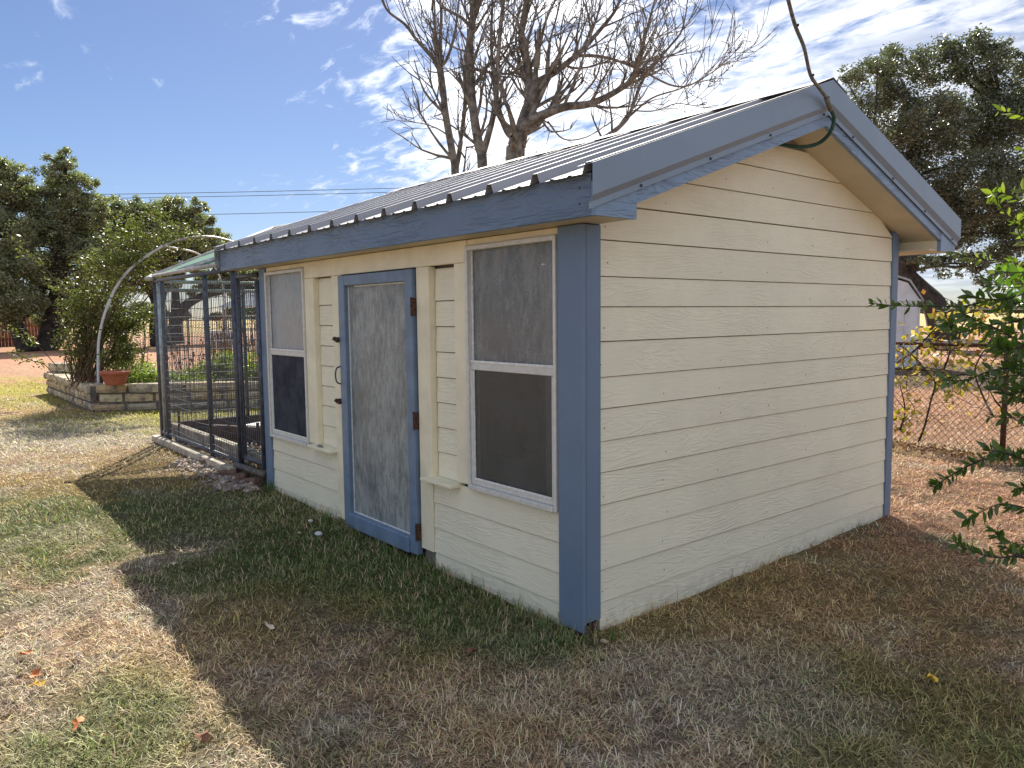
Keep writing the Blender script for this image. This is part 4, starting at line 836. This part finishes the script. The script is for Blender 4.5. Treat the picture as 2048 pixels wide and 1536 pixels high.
# dry stalks
ds = thing('dry_stalks', 'tall reddish brown dead flower stalks behind the kennel', 'plant', tuple(dep(480, 760, 15.0)))
m = MB(); hd = []
for i in range(130):
    a = random.uniform(425, 560); s = dep(a, 752, 14.6+random.uniform(0, 1)); s[2] = .42; e = s+np.array([random.uniform(-.12, .12), random.uniform(-.12, .12), random.uniform(.7, 1.35)]); m.tube([s, (s+e)/2+RNG.normal(0, .03, 3), e], .006, 3, cap=False)
    for _ in range(6): hd.append(s+(e-s)*random.uniform(.45, 1)+RNG.normal(0, .03, 3))
m.build('stalks', m_dry, ds); V, F = leaves(np.array(hd), .05, 1.6); o = npmesh('seed_heads', V, F, m_dry, ds); o['kind'] = 'stuff'
ds = thing('dry_stalks', 'thin dead stalks with dark seed heads left of the kennel gate', 'plant', tuple(dep(385, 745, 14.6)))
m = MB(); hd = []
for i in range(26):
    s = dep(random.uniform(345, 425), 760, 14.2+random.uniform(0, 1)); s[2] = .42; e = s+np.array([random.uniform(-.2, .2), random.uniform(-.2, .2), random.uniform(.3, .75)]); m.tube([s, (s+e)/2+RNG.normal(0, .03, 3), e], .006, 3, cap=False); hd += [e+RNG.normal(0, .02, 3) for _ in range(4)]
m.build('stalks', m_dry, ds); V, F = leaves(np.array(hd), .06, 1.3); npmesh('seed_heads', V, F, m_darktwig, ds)

# ------------------------------------------------------------------ far left background
fr = thing('picket_fence', 'red brown wooden board fence beyond the left oaks', 'fence', tuple(dep(30, 690, 46)))
pa = atp(-260, 706, 'z', .06); pb = dep(92, 686, 47); n = 46
for i in range(n):
    a = np.array(pa)*(1-i/n)+np.array([pb[0], pb[1], .06])*(i/n); e = (np.array([pb[0]-pa[0], pb[1]-pa[1]])); e = e/np.linalg.norm(e); w = np.linalg.norm(np.array(pb[:2])-np.array(pa[:2]))/n*.44; az = math.atan2(e[1], e[0])
    h = random.uniform(1.72, 1.80); nrm = np.array([-e[1], e[0]])*.012; c_ = [a[:2]-e*w-nrm, a[:2]+e*w-nrm, a[:2]+e*w+nrm, a[:2]-e*w+nrm]
    MB().prism([(q[0], q[1], .04) for q in c_], [(q[0], q[1], h) for q in c_]).build('board', m_fence, fr)
for z in (.5, 1.3):
    e3 = np.array([pb[0]-pa[0], pb[1]-pa[1], 0]); nr3 = np.array([e3[1], -e3[0], 0])/np.linalg.norm(e3)*.05; A = np.array([pa[0], pa[1], z]); B = np.array([pb[0], pb[1], z])
    MB().tube([A+nr3, B+nr3], .05, 4).build('rail', m_fence, fr)
def chainlink(label, pts, h, post_r, nposts, diamond, wr, mat_post, group=None, rail=True, z0=.05):
    o = thing('chain_link_fence', label, 'fence', (float(pts[0][0]), float(pts[0][1]), z0), group); p = np.array(pts[0][:2], float); q = np.array(pts[-1][:2], float); Ln = np.linalg.norm(q-p); e = (q-p)/Ln
    for i in range(nposts): c_ = p+e*Ln*i/(nposts-1); MB().tube([(c_[0], c_[1], z0-.1), (c_[0], c_[1], z0+h+.03)], post_r, 8).build('post', mat_post, o, smooth=True)
    if rail: MB().tube([(p[0], p[1], z0+h), (q[0], q[1], z0+h)], post_r*.75, 8).build('rail', mat_post, o, smooth=True)
    m = MB(); hh = h-.06; s = -hh
    while s < Ln:
        for sg in (1, -1):
            a, b = (s, s+hh) if sg > 0 else (s+hh, s); za, zb = z0+.03, z0+.03+hh
            # clip to fence length
            def clipx(a, za, b, zb):
                if a > b: a, za, b, zb = b, zb, a, za
                if b < 0 or a > Ln: return None
                if a < 0: za = za+(zb-za)*(0-a)/(b-a); a = 0
                if b > Ln: zb = za+(zb-za)*(Ln-a)/(b-a); b = Ln
                return a, za, b, zb
            r_ = clipx(a, za, b, zb)
            if r_: m.tube([(*(p+e*r_[0]), r_[1]), (*(p+e*r_[2]), r_[3])], wr, 3, cap=False)
        s += diamond
    w = m.build('wire_mesh', m_wire if mat_post is not m_galv else m_galv, o); w['kind'] = 'stuff'; return o
fa = dep(200, 693, 42.5); fb = dep(640, 700, 44)
chainlink('thin chain link fence with dark posts beyond the planter', [(fa[0], fa[1]), (fb[0], fb[1])], 1.42, .035, 6, .16, .006, m_steel, z0=.07)
# gazebo and tank seen through the kennel
gz0 = dep(505, 690, 46); gbz = thing('gazebo', 'small gazebo with a pale pyramid roof seen through the kennel gate', 'gazebo', (gz0[0], gz0[1], .06))
def loc2(c, a, b, z):  # a along screen right, b away
    return (c[0]+_r[0]*a+math.cos(YAW)*b, c[1]+_r[1]*a+math.sin(YAW)*b, z)
cs4 = [loc2(gz0, -1.4, -1.4, 2.25), loc2(gz0, 1.6, -1.4, 2.25), loc2(gz0, 1.6, 1.6, 2.25), loc2(gz0, -1.4, 1.6, 2.25)]
ap = [loc2(gz0, .0, -.1, 3.15), loc2(gz0, .3, -.1, 3.15), loc2(gz0, .3, .3, 3.15), loc2(gz0, .0, .3, 3.15)]
MB().prism(cs4, ap).build('roof', m_whiteroof, gbz)
for a, b in ((-1.2, -1.2), (1.4, -1.2), (1.4, 1.4), (-1.2, 1.4)): MB().tube([loc2(gz0, a, b, .0), loc2(gz0, a, b, 2.26)], .06, 6).build('post', m_white, gbz)
for z in (.9, 1.7): MB().tube([loc2(gz0, -1.2, -1.2, z), loc2(gz0, 1.4, -1.2, z)], .04, 4).build('rail', m_white, gbz)
w0 = dep(448, 677, 40); A = [loc2(w0, -.75, -.4, .05), loc2(w0, .75, -.4, .05), loc2(w0, .75, .6, .05), loc2(w0, -.75, .6, .05)]
tag(MB().prism(A, [(x, y, .95) for x, y, z in A]).build('white_tank', m_white), 'white box shaped tank standing behind the planter beyond the kennel', 'tank')
# far tree masses
def treeline(name, label, px0, px1, ytop, ybot, D, n, size, seed):
    cs_ = []
    for i in range(90):
        px = random.uniform(px0, px1); yt = ytop+(ybot-ytop)*random.random()**1.4*.75+5*math.sin(px*.03+seed); cs_.append((dep(px, (yt+ybot)/2, D+random.uniform(-12, 12)), (ybot-yt)/2/F_PX*D))
    P_ = np.concatenate([cloud(c, (r*1.6, r*1.6, r), max(20, int(n/90)), .2) for c, r in cs_]); V, F = leaves(P_, size, 1.5); o = npmesh(name, V, F, m_far); tag(o, label, 'trees', kind='stuff'); return o
treeline('far_treeline', 'hazy grey green line of trees across the field on the right', 1840, 2500, 600, 626, 190, 16000, .9, 1)
treeline('far_treeline', 'low distant trees across the field on the left', -300, 700, 607, 640, 190, 30000, .9, 2)

# ------------------------------------------------------------------ right background: fence, vine, barn, edging
f0 = atp(1700, 873, 'z', .02); f1 = atp(2048, 922, 'z', .02); e = (f1-f0)/np.linalg.norm(f1-f0); fp0 = f0-e*6.0; fp1 = f0+e*7
chainlink('rusty chain link fence behind the shed', [(fp0[0], fp0[1]), (fp1[0], fp1[1])], 1.20, .028, 6, .078, .0026, m_rust, z0=.02)
vy = thing('yellow_vine', 'tangled vine with yellow leaves climbing the chain link fence', 'vine', tuple(atp(1830, 885, 'z', .03)))
m = MB(); lp = []
def fpt(px, py, dd=0.0):                                   # point in the fence plane
    n_ = np.array([-e[1], e[0], 0]); d = ray(px, py); t = np.dot(f0-CAM, n_)/np.dot(d, n_); return CAM+d*(t+dd)
VST = [[(1838, 882), (1850, 850), (1862, 800), (1870, 765), (1850, 740), (1830, 715), (1800, 692), (1785, 700)], [(1870, 765), (1920, 750), (1960, 752), (2000, 745), (2060, 720)], [(1985, 830), (1965, 790), (1950, 740), (1975, 690), (2000, 650)], [(1800, 690), (1850, 678), (1900, 686), (1960, 690), (2048, 700)], [(1850, 740), (1800, 738), (1760, 745)], [(2060, 860), (2020, 830), (1990, 800), (1970, 760)], [(1915, 690), (1925, 650), (1950, 630)], [(1800, 860), (1810, 820), (1800, 770)], [(1780, 735), (1830, 700), (1880, 650), (1930, 640)], [(1880, 760), (1900, 700), (1890, 660)]]
for q in VST:
    P_ = cat([fpt(a, b, random.uniform(-.12, .12)) for a, b in q], 6); m.tube(P_, [.013-.008*i/len(P_) for i in range(len(P_))], 5, cap=False); lp += list(P_)
    for _ in range(7):
        i = random.randrange(len(P_)); s = P_[i]; e2 = s+RNG.normal(0, .22, 3); mm = (s+e2)/2+RNG.normal(0, .06, 3); m.tube(cat([s, mm, e2], 3), .004, 3, cap=False); lp += [mm, e2]
m.build('stems', m_darktwig, vy)
LC = [(1800, 860, 16), (1798, 835, 14), (1830, 820, 18), (1860, 670, 26), (1885, 655, 24), (1850, 700, 26), (1815, 675, 20), (1870, 720, 24), (1900, 640, 22), (1840, 740, 20), (1925, 720, 18), (1930, 690, 18), (1800, 720, 18), (1980, 690, 24), (2010, 640, 26), (2030, 710, 24), (1960, 660, 20), (1990, 600, 20), (1800, 765, 16), (1870, 770, 16), (1900, 800, 12), (1925, 770, 16), (1960, 620, 20)]
pp = np.concatenate([np.array([fpt(a+random.gauss(0, r*.75), b+random.gauss(0, r*.75), random.uniform(-.15, .25)) for _ in range(int(r*1.15))]) for a, b, r in LC])
V, F = leaves(pp, .082, 1.25, droop=.3); npmesh('leaves', V, F, m_gold, vy)
pp = np.array(lp); pp = pp[RNG.integers(0, len(pp), 160)]+RNG.normal(0, .07, (160, 3)); V, F = leaves(pp, .06, 1.4, droop=.3); npmesh('leaves', V, F, m_gold, vy)
# leaf litter along the fence foot
n = 1500; s_ = RNG.uniform(-1, 7, n); c_ = f0[None]+e[None]*s_[:, None]; n_ = np.array([e[1], -e[0], 0]); c_ = c_+n_[None]*np.abs(RNG.normal(0.12, .22, n))[:, None]; c_[:, 2] = ghz(c_[:, 0], c_[:, 1])+RNG.uniform(.01, .07, n)
V, F = leaves(c_, .05, 1.5); tag(npmesh('leaf_litter', V, F, m_dry), 'brown leaf litter gathered along the fence foot', 'leaf litter', kind='stuff')
# gambrel barn
bc = dep(1836, 738, 21.0); bn = thing('gambrel_shed', 'white gambrel roofed storage shed beyond the chain link fence', 'shed', (bc[0], bc[1], 0))
def bl(a, b, z): return loc2(bc, a, b, z)
prof = [(-2.4, 0), (0, 0), (0, 1.88), (-.36, 2.36), (-1.2, 2.62), (-2.04, 2.36), (-2.4, 1.88)]
MB().prism([bl(a, 0, z) for a, z in prof], [bl(a, 3.0, z) for a, z in prof]).build('wall', m_white, bn)
rf = [(.06, 1.84), (-.34, 2.40), (-1.2, 2.68), (-2.06, 2.40), (-2.46, 1.84), (-2.46, 1.90), (-2.08, 2.45), (-1.2, 2.73), (-.32, 2.45), (.06, 1.90)]
MB().prism([bl(a, -.06, z) for a, z in rf], [bl(a, 3.06, z) for a, z in rf]).build('roof', m_galv, bn)
for a in (-.05, -.42, -.79, -1.16, -1.53, -1.9): MB().prism([bl(a, -.02, .05), bl(a+.03, -.02, .05), bl(a+.03, -.002, .05), bl(a, -.002, .05)], [bl(a, -.02, 1.86), bl(a+.03, -.02, 1.86), bl(a+.03, -.002, 1.86), bl(a, -.002, 1.86)]).build('batten', m_white, bn)
MB().prism([bl(-2.4, -.03, 1.87), bl(0, -.03, 1.87), bl(0, -.001, 1.87), bl(-2.4, -.001, 1.87)], [bl(-2.4, -.03, 1.91), bl(0, -.03, 1.91), bl(0, -.001, 1.91), bl(-2.4, -.001, 1.91)]).build('batten', m_white, bn)
for x0, x1, lab in ((1838, 1875, 'dark fallen log beside the white storage shed'), (1876, 1985, 'long pale log edging lying below the leaning oak')):
    A = dep(x0, 690, 27); B = dep(x1, 688, 27); mt = m_darktwig if x0 < 1850 else m_beam
    tag(MB().tube([A+[0, 0, 0], (A+B)/2+[0, 0, .04], B], [.16, .15, .13], 8).build('log', mt, smooth=True), lab, 'log')
kt2 = MB().tube([dep(1840, 617, 60), dep(2100, 619, 60)], .035, 4); tag(kt2.build('fence_wire', m_galv), 'pale wire strand crossing the far field on the right', 'wire')
# power lines
for ya, yb, lab in ((389, 366, 'uppermost of the three power lines over the left trees'), (397, 374, 'middle of the three power lines over the left trees'), (434, 408, 'lowest of the three power lines over the left trees')):
    A = dep(-250, ya+5, 70); B = dep(1250, yb-4, 70); q = [A*(1-t)+B*t+np.array([0, 0, -1.0*math.sin(math.pi*t)*.25]) for t in np.linspace(0, 1, 9)]
    tag(MB().tube(q, .026, 4).build('power_line', m_powerline), lab, 'power line', 'power lines over the left trees')
# ------------------------------------------------------------------ service cable at the gable peak
cb = thing('service_cable', 'grey service cable hanging from above and looping under the gable peak', 'cable', (.34, 1.76, 2.8))
xo = lambda px, py, x: atp(px, py, 'x', x)
c1 = [xo(1540, -150, .9), xo(1574, -10, .62), xo(1590, 50, .55), xo(1608, 95, .5), xo(1621, 150, .42), xo(1640, 178, .36), xo(1652, 195, .33), xo(1662, 220, .32)]
c2 = [xo(1662, 218, .32), xo(1668, 238, .31), xo(1660, 265, .28), xo(1638, 286, .2), xo(1605, 294, .13), xo(1575, 291, .07), xo(1552, 286, .02)]
MB().tube(cat(c1, 6), [.0085]*43 if False else .0095, 8).build('sheath', m_cable, cb, smooth=True); MB().tube(cat(c2, 6), .0115, 8).build('drip_loop', m_cable_g, cb, smooth=True)
MB().tube([c1[-2], c1[-1]], .0145, 10).build('splice_sleeve', m_cable, cb, smooth=True)
cl = MB()
for q in (c1[2], c1[4], c1[6]): cl.ball(q+np.array([.008, .012, 0]), .008, 6, 4)
cl.build('clamp', m_rust, cb)

# ------------------------------------------------------------------ near shrub at the right edge
sh = thing('shrub', 'leafy green shrub reaching in from the right edge', 'shrub', (2.35, 2.3, 0.0))
def leafy(path, r0, n, size, mat, spread=.02, side=1.0, tw=None):
    """branch along path (px,py,D) with paired pointed leaves"""
    P_ = cat([dep(*q) for q in path], 8); P_ = np.array(P_)
    m = MB(); m.tube(P_, [r0*(1-.75*i/len(P_)) for i in range(len(P_))], 5, cap=False); m.build('branch', tw or m_darktwig, sh)
    k = n; V = []; F = []
    for i in range(k):
        t = (i+.5)/k*(len(P_)-1); a = int(t); p = P_[a]+(P_[min(a+1, len(P_)-1)]-P_[a])*(t-a); d = P_[min(a+1, len(P_)-1)]-P_[max(a-1, 0)]; d /= np.linalg.norm(d)+1e-9
        sd = np.cross(d, RNG.normal(0, 1, 3)); sd /= np.linalg.norm(sd); ld = d*.55+sd*.8+np.array([0, 0, random.uniform(-.25, .35)]); ld /= np.linalg.norm(ld)
        s = size*random.uniform(.6, 1.25); w = np.cross(ld, RNG.normal(0, 1, 3)); w /= np.linalg.norm(w); nn = np.cross(ld, w); b0_ = len(V)
        pr = [(0, 0), (.22, .13), (.5, .19), (.78, .12), (1, 0)]; cur = random.uniform(-.12, .2)
        for j, (u, q) in enumerate(pr):
            c_ = p+ld*s*u+nn*s*(cur*u*u)
            V += [c_-w*s*q+nn*s*q*.35, c_, c_+w*s*q+nn*s*q*.35]
        for j in range(4):
            x = b0_+3*j; F += [(x, x+1, x+4, x+3), (x+1, x+2, x+5, x+4)]
    return np.array(V), np.array(F)
def addleafy(specs, mat, name='leaves'):
    VV = []; FF = []; c = 0
    for sp in specs: V, F = leafy(*sp); VV.append(V); FF.append(F+c); c += len(V)
    npmesh(name, np.concatenate(VV), np.concatenate(FF), mat, sh)
BR = [([(2100, 650, 3.9), (2010, 600, 3.9), (1930, 612, 4.0), (1860, 612, 4.0), (1800, 612, 4.1), (1740, 606, 4.1)], .006, 46, .058), ([(2100, 600, 3.7), (2040, 640, 3.7), (1980, 650, 3.7), (1915, 665, 3.7), (1890, 640, 3.7)], .006, 34, .075),
      ([(2110, 560, 3.6), (2040, 590, 3.6), (1990, 600, 3.6), (1930, 590, 3.6)], .006, 26, .07), ([(2120, 700, 3.4), (2050, 690, 3.4), (2000, 660, 3.4), (1950, 640, 3.4), (1925, 625, 3.4)], .006, 34, .075), ([(2120, 760, 3.3), (2050, 740, 3.3), (1990, 740, 3.3), (1930, 760, 3.3), (1890, 760, 3.3)], .006, 34, .06),
      ([(2120, 800, 3.3), (2060, 780, 3.3), (2020, 790, 3.3), (1985, 770, 3.3)], .006, 30, .06), ([(2120, 640, 3.2), (2070, 680, 3.2), (2020, 700, 3.2), (1990, 690, 3.2)], .006, 30, .075), ([(2120, 900, 3.2), (2040, 905, 3.2), (1980, 915, 3.2), (1930, 935, 3.2), (1885, 962, 3.2), (1868, 975, 3.2)], .006, 50, .055),
      ([(2120, 930, 3.0), (2060, 925, 3.0), (2010, 905, 3.0), (1975, 900, 3.0)], .006, 30, .06), ([(2100, 1030, 2.9), (2040, 1013, 2.9), (2000, 1008, 2.9), (1960, 1025, 2.9), (1935, 1040, 2.9)], .0035, 14, .065), ([(2100, 1100, 2.8), (2040, 1110, 2.8), (1990, 1115, 2.8), (1940, 1100, 2.8), (1905, 1082, 2.8)], .0045, 34, .05),
      ([(2030, 1112, 2.8), (2000, 1080, 2.8), (1990, 1060, 2.8)], .003, 14, .05), ([(2100, 1075, 2.9), (2040, 1090, 2.9), (1990, 1065, 2.9)], .003, 12, .05), ([(2110, 970, 3.0), (2060, 975, 3.0), (2035, 975, 3.0)], .004, 12, .06), ([(2120, 520, 3.7), (2060, 560, 3.7), (2000, 570, 3.7), (1960, 560, 3.7)], .005, 26, .06)]
for y_ in (545, 575, 605, 640, 665, 695, 720, 750, 775, 800, 835):
    e_ = random.uniform(1965, 2015); d_ = random.uniform(3.2, 3.8); BR.append(([(2120, y_+random.uniform(-10, 40), d_), (2075, y_+random.uniform(-10, 20), d_), (2035, y_, d_), (e_, y_+random.uniform(-25, 20), d_)], .0045, 22, .062))
addleafy([(p_, r_, int(n_*1.9), s_*.82, m_shrub) for p_, r_, n_, s_ in BR], m_shrub)
BR2 = [([(2130, 330, 3.6), (2080, 260, 3.6), (2040, 230, 3.6), (1995, 222, 3.6)], .005, 16, .06), ([(2120, 480, 3.5), (2060, 430, 3.5), (2030, 395, 3.5), (1995, 385, 3.5), (1985, 388, 3.5)], .005, 24, .06), ([(2120, 500, 3.5), (2050, 460, 3.5), (2010, 425, 3.5), (1985, 405, 3.5)], .005, 22, .055),
       ([(2130, 420, 3.4), (2080, 400, 3.4), (2045, 380, 3.4)], .005, 14, .06), ([(2130, 560, 3.5), (2070, 500, 3.5), (2040, 470, 3.5), (2035, 440, 3.5)], .005, 26, .06), ([(2130, 580, 3.6), (2040, 530, 3.6), (1980, 520, 3.6), (1930, 512, 3.6), (1900, 505, 3.6)], .004, 24, .05),
       ([(2130, 620, 3.6), (2060, 560, 3.6), (2020, 530, 3.6), (1990, 545, 3.6)], .004, 26, .055), ([(2130, 330, 3.2), (2070, 310, 3.2), (2040, 300, 3.2)], .004, 10, .06), ([(2140, 640, 3.5), (2070, 600, 3.5), (2040, 560, 3.5), (2030, 520, 3.5)], .004, 26, .06)]
addleafy([(p_, r_, int(n_*1.35), s_*.85, m_shrub_new) for p_, r_, n_, s_ in BR2], m_shrub_new, 'young_leaves')
m = MB()
for p_, r_, n_, s_ in BR+BR2:
    s = dep(*p_[0]); b0_ = np.array([2.35+random.uniform(-.1, .1), 2.3+random.uniform(-.1, .1), 0.0]); mid = (s+b0_)/2+np.array([.25, .15, .1]); m.tube(cat([b0_, mid, s], 5), [.014-.0008*i for i in range(11)], 5, cap=False)
m.build('stems', m_darktwig, sh)

# ------------------------------------------------------------------ fallen leaves and stones on the lawn
m_fl = {'o': simple('fallen_orange_leaf', (0.62, 0.19, 0.05), .7, var=.3, nscale=40), 'y': simple('fallen_yellow_leaf', (0.72, 0.45, 0.05), .7, var=.3, nscale=40), 'p': simple('fallen_pale_leaf', (0.62, 0.50, 0.38), .7, var=.2, nscale=40), 'b': simple('fallen_brown_leaf', (0.20, 0.09, 0.05), .8, var=.3, nscale=40)}
for px, py, s, k, lab in ((66, 1333, .034, 'o', 'orange fallen leaf near the left edge, just above the yellow leaf'), (70, 1352, .030, 'y', 'yellow fallen leaf near the left edge of the lawn'), (52, 1298, .026, 'o', 'small orange fallen leaf farthest left on the lawn'), (156, 1425, .034, 'o', 'bright orange fallen leaf on the lit lawn at lower left'),
                       (157, 1298, .028, 'p', 'pale dry leaf lying flat on the lit lawn'), (537, 1240, .032, 'p', 'curled pale leaf in the shade in front of the door'), (399, 1445, .040, 'b', 'dark brown fallen leaf beside the shadow edge'), (1861, 1337, .035, 'y', 'dull yellow fallen leaf in the shade at the right'), (345, 1127, .022, 'p', 'pale dry leaf near the tip of the roof shadow'), (944, 1285, .05, 'b', 'brown crumpled leaf on the grass edge before the corner post')):
    p = atp(px, py, 'z', .05); g_ = gz(p[0], p[1]); pts = []; n = 11; a0 = random.uniform(0, 6)
    for i in range(n):
        a = 2*math.pi*i/n; r = s*(.55 if i % 2 else 1.0)*(1.15 if i == 0 else 1); pts.append((math.cos(a)*r*1.2, math.sin(a)*r*.8, .35*s*math.sin(a*2)+random.uniform(0, .2)*s))
    MBm = MB().add([(0, 0, .002)]+pts, [(0, 1+i, 1+(i+1) % n) for i in range(n)]); o = tag(MBm.build('fallen_leaf', m_fl[k]), lab, 'leaf', 'fallen leaves on the lawn'); o.location = (p[0], p[1], g_+.03); o.rotation_euler = (random.uniform(-.3, .3), random.uniform(-.3, .3), a0)
for px, py, s, lab in ((621, 1041, .035, 'white pebble in the grass left of the door'), (637, 1064, .05, 'flat grey stone in the grass below the white pebble'), (598, 1063, .03, 'small tan stone in the grass before the door'), (1208, 1262, .03, 'pale stone at the foot of the corner board')):
    p = atp(px, py, 'z', .05); m = MB().ball((0, 0, 0), s*.6, 9, 6, sq=(1.3, .9, .55)); o = tag(m.build('stone', m_white if 'white' in lab else m_stone, smooth=True), lab, 'stone'); o.location = (p[0], p[1], gz(p[0], p[1])+.018)

# ------------------------------------------------------------------ grass
def grass(name, label, n, dmin, dmax, hs, ws, seed, lean, green_only=False, flat=.0):
    rg = np.random.default_rng(seed); u = rg.random(n)
    k = 3.2; A1 = (k*k-dmin*dmin)/2; A2 = k*k*math.log(dmax/k); m_ = u*(A1+A2)
    d = np.where(m_ < A1, np.sqrt(dmin*dmin+2*m_), k*np.exp(np.clip(m_-A1, 0, None)/(k*k)))
    az = YAW+rg.uniform(-.80, .78, n); x = CAM[0]+np.cos(az)*d; y = CAM[1]+np.sin(az)*d
    ok = ~((x > -4.08) & (x < .02) & (y > -.015) & (y < 3.3)); ok &= ~((x > KX0-.08) & (x < -4.0) & (y > -.13) & (y < 3.3))
    ok &= ~((x < -8.5) & (y > -.12) & ((x+11.55)*.857-(y-.1)*.515 < .12) & (y < 6) & (x > -16.2))
    ok &= ~((d > 18) & (rg.random(n) < .6))
    gap = fbm(x*9+3, y*9, 47, 3); ok &= (gap > .44) | (rg.random(n) < .42+.5*sstep(d, 6, 10))
    x, y, d = x[ok], y[ok], d[ok]; n = len(x)
    c = gcol(x, y); green = np.clip((c[:, 1]-c[:, 0])/.04+.15, 0, 1); yel = np.clip((c[:, 1]/(c[:, 0]+1e-6)-.8)/.3, 0, 1)*(1-green)
    wallg = np.exp(-(np.clip(-y-.02, 0, 9)/.14)**2)*((x > -4.1) & (x < .1) & (y < 0)); wallr = np.exp(-(np.clip(x-.02, 0, 9)/.10)**2)*((y > 0) & (y < 3.4) & (x > 0))
    h = hs*rg.uniform(.5, 1.35, n)*(1+.12*green+.3*yel+2.0*wallg*rg.random(n)**2+1.3*wallr*rg.random(n)**2)*(1+.6*(fbm(x*2.3, y*2.3, 61, 3)-.5))
    w = ws*np.maximum(1, d/4.2)*rg.uniform(.7, 1.3, n); h = h*np.maximum(1, (d/9)**.35)
    th = rg.uniform(0, 2*math.pi, n); ln = np.clip(lean*rg.uniform(.35, 1.25, n)*(1-.45*green), .1, 1.5)
    dx, dy = np.cos(th), np.sin(th); px_, py_ = -dy, dx; b3 = rg.uniform(.2, .7, n)
    z0 = ghz(x, y)-.003+flat*rg.random(n)*.012
    base = np.stack([x, y, z0], 1); ax = np.stack([dx*np.sin(ln), dy*np.sin(ln), np.cos(ln)], 1); l2 = np.clip(ln+b3, 0, 1.9); ax2 = np.stack([dx*np.sin(l2), dy*np.sin(l2), np.cos(l2)], 1)
    s = np.stack([px_, py_, np.zeros(n)], 1)*(w/2)[:, None]; mid = base+ax*(h*.55)[:, None]; tip = mid+ax2*(h*.5)[:, None]
    tip[:, 2] = np.maximum(tip[:, 2], z0+.004)
    V = np.stack([base-s, base+s, mid-s*.85, mid+s*.85, tip], 1).reshape(-1, 3)
    I = np.arange(n)*5; Q = np.stack([I, I+1, I+3, I+2], 1); T = np.stack([I+2, I+3, I+4], 1)
    br = (.42+1.15*rg.random(n)**1.3)*np.where(rg.random(n) < .10, 1.4, 1.0); hue = rg.normal(0, .05, (n, 3)); mixg = rg.random(n) < .10
    c = c*(1+hue)*br[:, None]; c[mixg] = c[mixg]*np.array([.75, .98, .6]); strawy = (rg.random(n) < .22)&(green > .4); c[strawy] = C_STRAW*br[strawy][:, None]*.8
    c = np.clip(c*1.05, 0, .82); C5 = np.repeat(c, 5, 0)
    o = npmesh(name, V, Q, m_grass, colors=C5, tri=T); tag(o, label, 'grass', kind='stuff'); return o
grass('lawn_grass', 'patchy dry and green lawn grass around the shed', 340000, 1.7, 24, .023, .0034, 5, .95)
grass('lawn_thatch', 'dead straw blades lying flat across the lawn', 240000, 1.7, 22, .048, .0036, 6, 1.36, flat=1)
# taller tufts hugging the walls
def tuft(px, py, n, h, label, col=C_GREEN):
    p = atp(px, py, 'z', .05); m = MB()
    for i in range(n):
        a = random.uniform(0, 6.28); l = h*random.uniform(.5, 1.1); b = np.array([p[0]+random.gauss(0, .02), p[1]+random.gauss(0, .02), gz(p[0], p[1])-.005]); o = np.array([math.cos(a), math.sin(a), 0]); s = np.array([-o[1], o[0], 0])*.0035; k = random.uniform(.1, .5)
        m1 = b+np.array([0, 0, l*.55])+o*l*.2*k; t = b+np.array([0, 0, l*.95])+o*l*.8*k; m.add([b-s, b+s, m1+s*.8, m1-s*.8, t], [(0, 1, 2, 3), (3, 2, 4)])
    tag(m.build('grass_tuft', m_shrubgrass), label, 'grass tuft', 'grass tufts against the shed')
m_shrubgrass = leafmat('tuft_blades', [(0.05, 0.095, 0.025), (0.09, 0.15, 0.04), (0.16, 0.19, 0.07)], transl=.35)
for px, py, n, h, lab in ((655, 1040, 16, .13, 'tall green grass tuft against the wall left of the door'), (1040, 1215, 10, .12, 'thin grass tuft below the near window'), (990, 1190, 12, .10, 'grass tuft under the siding between door and corner'), (890, 1130, 16, .08, 'pale green tuft beside the door casing'), (540, 985, 26, .14, 'grass tuft at the foot of the blue end post'), (1225, 1252, 14, .10, 'brownish tuft at the corner on the gable side'), (1075, 1232, 12, .09, 'grass tuft just left of the corner board')):
    tuft(px, py, n, h, lab)
